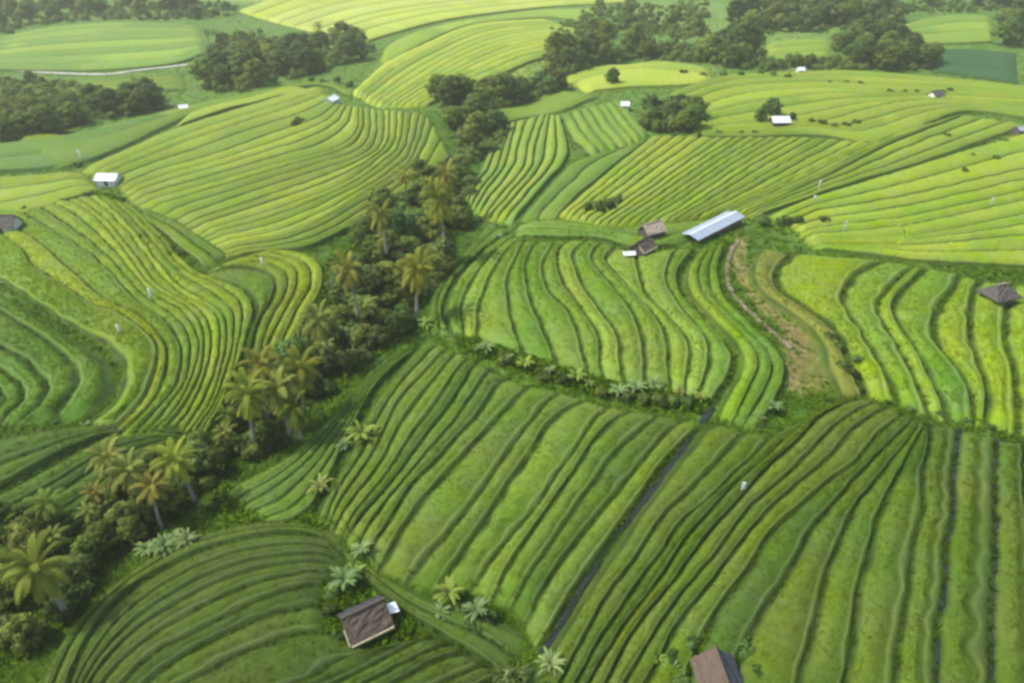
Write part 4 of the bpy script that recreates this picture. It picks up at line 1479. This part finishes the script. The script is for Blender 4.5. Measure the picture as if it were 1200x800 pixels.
def hut(name, px, py, ridge, Lx, Dy, wall_h, roof_h, roof, wall, label, cat='hut', lift=0.3, over=0.45, far_slope=None, open_sides=False, door=True, awning=None, wobble=0.05, eave=None, posts=True, group=None, ridge_mat=None):
    """gabled hut; local x along the ridge, -y the slope that faces the camera"""
    yaw = yaw_of(*ridge)
    e = empty(name, ground_pt(px, py), yaw)
    e.location.z += 0.05
    tag(e, label, cat, group)
    zb = lift
    ze = zb + wall_h
    zr = ze + roof_h
    m = MB()
    m.box((0, 0, zb / 2 - 0.3), (Lx, Dy, zb + 0.6))
    m.build('floor_platform', M_WOOD if wall is not M_WALLW else M_WALLW, e)
    if posts:
        for sx in (-1, 1):
            for sy in (-1, 1):
                m = MB()
                m.tube([(sx * (Lx / 2 + 0.08), sy * (Dy / 2 + 0.08), -0.6), (sx * (Lx / 2 + 0.08), sy * (Dy / 2 + 0.08), ze + 0.02)], [0.08, 0.07], 8)
                m.build('post', M_WOOD, e)
    if not open_sides:
        t = 0.08
        m = MB()
        m.box((0, Dy / 2 - t / 2, zb + wall_h / 2), (Lx, t, wall_h))
        for sx in (-1, 1):
            m.box((sx * (Lx / 2 - t / 2), 0, zb + wall_h / 2), (t, Dy - 2 * t - 0.004, wall_h))
            x = sx * (Lx / 2 - t / 2)
            m.add([(x - t / 2, -Dy / 2 + t, ze), (x - t / 2, Dy / 2 - t, ze), (x - t / 2, 0, zr - 0.08), (x + t / 2, -Dy / 2 + t, ze), (x + t / 2, Dy / 2 - t, ze), (x + t / 2, 0, zr - 0.08)],
                  [(0, 2, 1), (3, 4, 5), (0, 1, 4, 3), (1, 2, 5, 4), (2, 0, 3, 5)])
        dw = 0.9 if door else 0.0
        if door:
            side = (Lx - dw) / 2
            for sx in (-1, 1):
                m.box((sx * (dw / 2 + side / 2), -Dy / 2 + t / 2, zb + wall_h / 2), (side, t, wall_h))
        else:
            m.box((0, -Dy / 2 + t / 2, zb + wall_h / 2), (Lx, t, wall_h))
        m.build('wall', wall, e)
        if door:
            m = MB()
            m.box((0, -Dy / 2 + t / 2 + 0.02, zb + wall_h * 0.46), (dw - 0.01, 0.05, wall_h * 0.92))
            m.build('door', M_DARKW, e)
    sl = roof_h / (Dy / 2)
    ye = Dy / 2 + over
    zend = zr - sl * ye
    xo = Lx / 2 + over * 0.8
    th = 0.16 if roof in (M_THATCH, M_THATCH_G, M_THATCH_P) else 0.06
    m = MB()
    m.slab([(-xo, -ye, zend), (xo, -ye, zend), (xo, -0.02, zr), (-xo, -0.02, zr)], th, 8, wobble)
    if far_slope is None:
        m.slab([(-xo, 0.02, zr), (xo, 0.02, zr), (xo, ye, zend), (-xo, ye, zend)], th, 8, wobble)
    rf = m.build('roof', roof, e, False)
    if far_slope is not None:
        m = MB()
        m.slab([(-xo, 0.02, zr), (xo, 0.02, zr), (xo, ye, zend), (-xo, ye, zend)], th, 8, wobble)
        tag(m.build('roof', far_slope, e), 'roof slope of a darker colour')
    m = MB()
    m.tube([(-xo - 0.05, 0, zr + 0.03), (xo * 0.2, 0, zr + 0.05), (xo + 0.05, 0, zr + 0.02)], [0.13, 0.15, 0.13] if th > 0.1 else [0.07] * 3, 8)
    m.build('ridge_cap', ridge_mat or roof, rf)
    if eave is not None:
        m = MB()
        m.box((0, -ye - 0.06, zend - th * 0.4), (2 * xo * 0.96, 0.12, 0.24))
        m.build('eave_edge', eave, rf)
        m = MB()
        m.slab([(-xo - 0.13, -ye, zend + 0.03), (-xo - 0.005, -ye, zend + 0.03), (-xo - 0.005, -ye * 0.4, zr - sl * ye * 0.4 + 0.03), (-xo - 0.13, -ye * 0.4, zr - sl * ye * 0.4 + 0.03)], 0.2)
        m.build('verge_edge', eave, rf)
    if awning:
        (ax0, ax1, ay0, ay1, az0, az1) = awning
        m = MB()
        m.slab([(ax0, ay0, az0), (ax1, ay0, az1), (ax1, ay1, az1), (ax0, ay1, az0)], 0.05, 3, 0.03)
        aw = m.build('awning', M_WHITE, e)
        for yy in (ay0 + 0.08, ay1 - 0.08):
            m = MB()
            m.tube([(ax1 - 0.1, yy, -0.6), (ax1 - 0.1, yy, az1 - 0.03)], [0.04, 0.04], 6)
            m.build('awning_post', M_WOOD, e)
    return e


hut('thatched_hut', 430, 736, ((400, 734), (448, 712)), 3.5, 3.0, 1.3, 1.35, M_THATCH, M_DARKW,
    'brown thatched hut with one dark slope and a white awning at its end', far_slope=M_DARKROOF, eave=M_EAVE, wobble=0.09,
    awning=(2.0, 3.1, -0.9, 0.3, 1.75, 1.45))
hut('thatched_hut', 842, 812, ((826, 780), (842, 830)), 4.2, 3.2, 1.4, 1.3, M_THATCH, M_DARKW,
    'pinkish brown thatched hut cut off by the bottom edge of the picture', wobble=0.1, far_slope=M_DARKROOF)
hut('farm_shed', 762, 283, ((742, 284), (778, 276)), 3.8, 3.0, 2.5, 1.1, M_THATCH_P, M_DARKW,
    'pale straw roofed shed of the farmstead, behind its brown roofed neighbour', wobble=0.08)
hut('farm_shed', 752, 300, ((738, 304), (764, 290)), 3.6, 2.8, 1.9, 1.2, M_THATCH, M_DARKW,
    'brown roofed shed of the farmstead beside the bright yellow strip', wobble=0.08, eave=M_EAVE)
hut('lean_to', 736, 306, ((728, 306), (744, 305)), 2.0, 1.3, 1.3, 0.25, M_WHITE, M_WOOD,
    'tiny open shelter with white sheet roof at the left of the farmstead', cat='shelter', open_sides=True, over=0.2)

# long shed with blue grey tin roof
a_, b_2 = ground_pt(808, 284), ground_pt(860, 260)
len_shed = math.hypot(b_2[0] - a_[0], b_2[1] - a_[1])
yaw_s = math.atan2(b_2[1] - a_[1], b_2[0] - a_[0])
sh = empty('long_shed', ((a_[0] + b_2[0]) / 2, (a_[1] + b_2[1]) / 2, max(a_[2], b_2[2])), yaw_s)
tag(sh, 'long low shed with a blue grey tin roof between yellow strip and dirt track', 'shed')
m = MB()
m.box((0, 0, -0.15), (len_shed, 3.4, 0.6))
m.build('floor_platform', M_DIRT, sh)
for i in range(6):
    for sy in (-1, 1):
        m = MB()
        x = -len_shed / 2 + 0.3 + (len_shed - 0.6) * i / 5
        m.tube([(x, sy * 1.55, -0.5), (x, sy * 1.55, 1.3)], [0.07, 0.07], 7)
        m.build('post', M_WOOD, sh)
m = MB()
m.box((0, 1.42, 0.6), (len_shed - 0.8, 0.06, 1.0))
m.build('back_wall', M_DARKW, sh)
m = MB()
hx = len_shed / 2 + 0.4
m.slab([(-hx, -2.1, 1.2), (hx, -2.1, 1.2), (hx, -0.02, 1.75), (-hx, -0.02, 1.75)], 0.05, 10, 0.02)
m.slab([(-hx, 0.02, 1.75), (hx, 0.02, 1.75), (hx, 2.1, 1.2), (-hx, 2.1, 1.2)], 0.05, 10, 0.02)
rf = m.build('roof', M_TINB, sh)
m = MB()
m.box((0, 0, 1.785), (2 * hx, 0.3, 0.05))
m.build('ridge_cap', M_TINW, rf)
for k in range(9):
    m = MB()
    x = -hx + 2 * hx * (k + 0.5) / 9
    m.slab([(x - 0.03, -2.12, 1.24), (x + 0.03, -2.12, 1.24), (x + 0.03, -0.2, 1.735), (x - 0.03, -0.2, 1.735)], 0.03)
    m.build('roof_batten', M_TING, rf)

hut('field_hut', 130, 217, ((115, 218), (145, 217)), 4.6, 3.4, 1.6, 0.9, M_TINW, M_WALLW,
    'white roofed field hut with a grey end wall on the left slope', over=0.35, wobble=0.01)
hut('field_hut', 389, 123, ((377, 128), (401, 117)), 4.6, 3.2, 1.5, 0.9, M_TINW, M_WALLW,
    'white field hut below the upper left grove, turned obliquely', over=0.3, wobble=0.01)
hut('field_hut', 732, 130, ((726, 130), (739, 130)), 2.4, 2.0, 1.6, 0.8, M_TINW, M_WALLW,
    'small white shed left of the dark tree clump', cat='shed', over=0.25, wobble=0.01)
hut('farm_hut', 912, 150, ((900, 150), (924, 150)), 4.6, 3.4, 1.9, 1.0, M_TINW, M_DARKW,
    'white roofed farm hut ringed by small dark trees', over=0.4, wobble=0.01)
hut('field_hut', 1095, 117, ((1085, 118), (1106, 116)), 4.2, 3.0, 1.6, 1.0, M_THATCH_G, M_WALLW,
    'dark roofed field hut with pale walls on the yellow upper right slope', over=0.35)
hut('field_hut', 10, 274, ((-8, 274), (24, 272)), 5.0, 3.4, 2.2, 1.5, M_THATCH_G, M_WALLW,
    'grey thatched field hut at the left edge above the bent terraces', wobble=0.08)
hut('field_hut', 1197, 158, ((1188, 158), (1206, 158)), 4.4, 3.0, 1.4, 0.7, M_TING, M_DARKW,
    'grey roofed hut at the right edge of the upper slope', over=0.3, wobble=0.01)
hut('field_hut', 937, 88, ((930, 88), (944, 88)), 2.6, 2.0, 1.6, 0.8, M_TINW, M_WALLW,
    'tiny white hut in front of the dark forest edge', over=0.25, wobble=0.01)
hut('field_hut', 216, 131, ((210, 132), (222, 130)), 2.6, 2.0, 1.2, 0.6, M_TINW, M_WALLW,
    'tiny pale hut at the right end of the left tree belt', over=0.25, wobble=0.01)

# hip roofed grey hut at the right
HS = 1.04
hp = empty('thatched_hut', ground_pt(1165, 357), yaw_of((1148, 360), (1182, 356)))
hp.scale = (HS, HS, HS * 1.15)
tag(hp, 'grey thatched hut with a hipped roof on the right hand S-shaped paddies', 'hut')
m = MB()
m.box((0, 0, 0.2), (3.8, 3.4, 0.9))
m.build('floor_platform', M_WOOD, hp)
for sx in (-1, 1):
    for sy in (-1, 1):
        m = MB()
        m.tube([(sx * 1.8, sy * 1.6, 0), (sx * 1.8, sy * 1.6, 2.0)], [0.08, 0.07], 7)
        m.build('post', M_WOOD, hp)
m = MB()
m.box((0, 1.5, 1.2), (3.4, 0.07, 1.2))
m.box((-1.65, 0, 1.2), (0.07, 2.9, 1.2))
m.build('wall', M_DARKW, hp)
m = MB()
E = [(-2.4, -2.2, 1.65), (2.4, -2.2, 1.7), (2.4, 2.2, 1.7), (-2.4, 2.2, 1.65)]
A_, B_ = (-0.9, 0.05, 3.25), (0.9, -0.05, 3.2)
A2, B2 = (-0.9, 0.0, 3.25), (0.9, 0.0, 3.2)
m.slab([E[0], E[1], B2, A2], 0.16, 8, 0.12)
m.slab([E[2], E[3], A2, B2], 0.16, 8, 0.12)
m.slab([E[3], E[0], A2, (-0.9, 0.02, 3.25)], 0.16, 8, 0.1)
m.slab([E[1], E[2], (0.9, 0.02, 3.2), B2], 0.16, 8, 0.1)
rf = m.build('roof', M_THATCH_G, hp)
m = MB()
m.tube([(-1.05, 0, 3.27), (0, 0.03, 3.33), (1.05, 0, 3.23)], [0.15, 0.17, 0.14], 8)
m.build('ridge_cap', M_THATCH_P, rf)

# ------------------------------------------------------------------ white scaring flags in the paddies
FL = [(956, 229, 2.6, 'white flag on a pole at the lower edge of the upper right slope'),
      (985, 279, 2.6, 'white flag on a pole above the right hand S-shaped paddies'),
      (178, 358, 2.2, 'brightest white flag on a pole in the bent terraces'),
      (141, 398, 1.7, 'small white flag on a pole beside the lush green paddies'),
      (308, 318, 1.8, 'thin white flag on a pole right of the left bend'),
      (865, 584, 1.5, 'small white flag on a pole in the lower right fan of strips'),
      (95, 191, 2.4, 'pale flag on a pole at the upper left corner of the left slope'),
      (951, 241, 1.3, 'tiny pale flag just below the upper right slope flag'),
      (1157, 247, 2.0, 'faint pale flag on a pole on the yellow paddies at right')]
for x, y, h, lab in FL:
    e = empty('flag', ground_pt(x, y), random.uniform(-0.25, 0.25))
    e.location.z += GROUND_DROP - 0.1
    tag(e, lab, 'flag', 'white flags in the paddies')
    h = h + 0.5
    m = MB()
    m.tube([(0, 0, -0.7), (0.02, 0, h)], [0.03, 0.02], 6)
    m.build('pole', M_WOOD, e)
    v, f = [], []
    for i in range(6):
        for j in range(4):
            x_ = 0.03 + 0.5 * j / 3
            z_ = h - 0.08 - (h - 0.75) * i / 5 * (1 - 0.12 * j / 3)
            v.append((x_, 0.09 * math.sin(j * 1.9 + i * 0.8), z_))
    for i in range(5):
        for j in range(3):
            q = i * 4 + j
            f.append((q, q + 1, q + 5, q + 4))
    cl = link('cloth', mesh_from('flag_cloth', v, f, M_WHITE, None, True), e)
    sm = cl.modifiers.new('thick', 'SOLIDIFY')
    sm.thickness = 0.012

# ------------------------------------------------------------------ light, air, camera
SUN = np.array((-0.85, 0.05, 0.0))
SUN /= np.linalg.norm(SUN)
ELEV = R(54)
sdir = (SUN[0] * math.cos(ELEV), SUN[1] * math.cos(ELEV), math.sin(ELEV))
from mathutils import Vector
ld = bpy.data.lights.new('sun', 'SUN')
ld.energy = 3.3
ld.angle = R(0.8)
ld.color = (1.0, 0.955, 0.87)
lo = bpy.data.objects.new('sun', ld)
COL.objects.link(lo)
lo.rotation_euler = Vector(sdir).to_track_quat('Z', 'Y').to_euler()
w = bpy.data.worlds.new('World')
scene.world = w
w.use_nodes = True
nt = w.node_tree
bg = nt.nodes['Background']
sky = nt.nodes.new('ShaderNodeTexSky')
sky.sky_type = 'NISHITA'
sky.sun_disc = False
sky.sun_elevation = ELEV
sky.sun_rotation = math.atan2(SUN[0], SUN[1]) % (2 * math.pi)
sky.air_density = 1.2
sky.dust_density = 2.5
nt.links.new(sky.outputs[0], bg.inputs[0])
bg.inputs[1].default_value = 0.15

hz, hn, HN, HL = new_mat('haze_air')
ho = HN.new('ShaderNodeOutputMaterial')
pv = HN.new('ShaderNodeVolumePrincipled')
pv.inputs['Color'].default_value = (1.0, 0.98, 0.9, 1)
pv.inputs['Density'].default_value = 0.00027
pv.inputs['Anisotropy'].default_value = 0.3
HL.new(pv.outputs[0], ho.inputs['Volume'])
m = MB()
m.box((0, 0, 85), (7400, 7400, 200))
hb = m.build('haze', hz)
hb['kind'] = 'stuff'

cam = bpy.data.cameras.new('camera')
cam.sensor_fit = 'HORIZONTAL'
cam.sensor_width = 36
cam.lens = 24
cam.clip_end = 12000
co = bpy.data.objects.new('camera', cam)
COL.objects.link(co)
co.location = (0, 0, CAM_H)
co.rotation_euler = (math.pi / 2 - PITCH, 0, 0)
scene.camera = co

scene.view_settings.view_transform = 'Standard'
scene.view_settings.look = 'None'
scene.view_settings.gamma = 1
scene.view_settings.exposure = 0.66
scene.cycles.use_denoising = True
scene.cycles.max_bounces = 6
scene.cycles.volume_bounces = 1
scene.cycles.pixel_filter_type = 'BLACKMAN_HARRIS'
scene.cycles.filter_width = 3.0
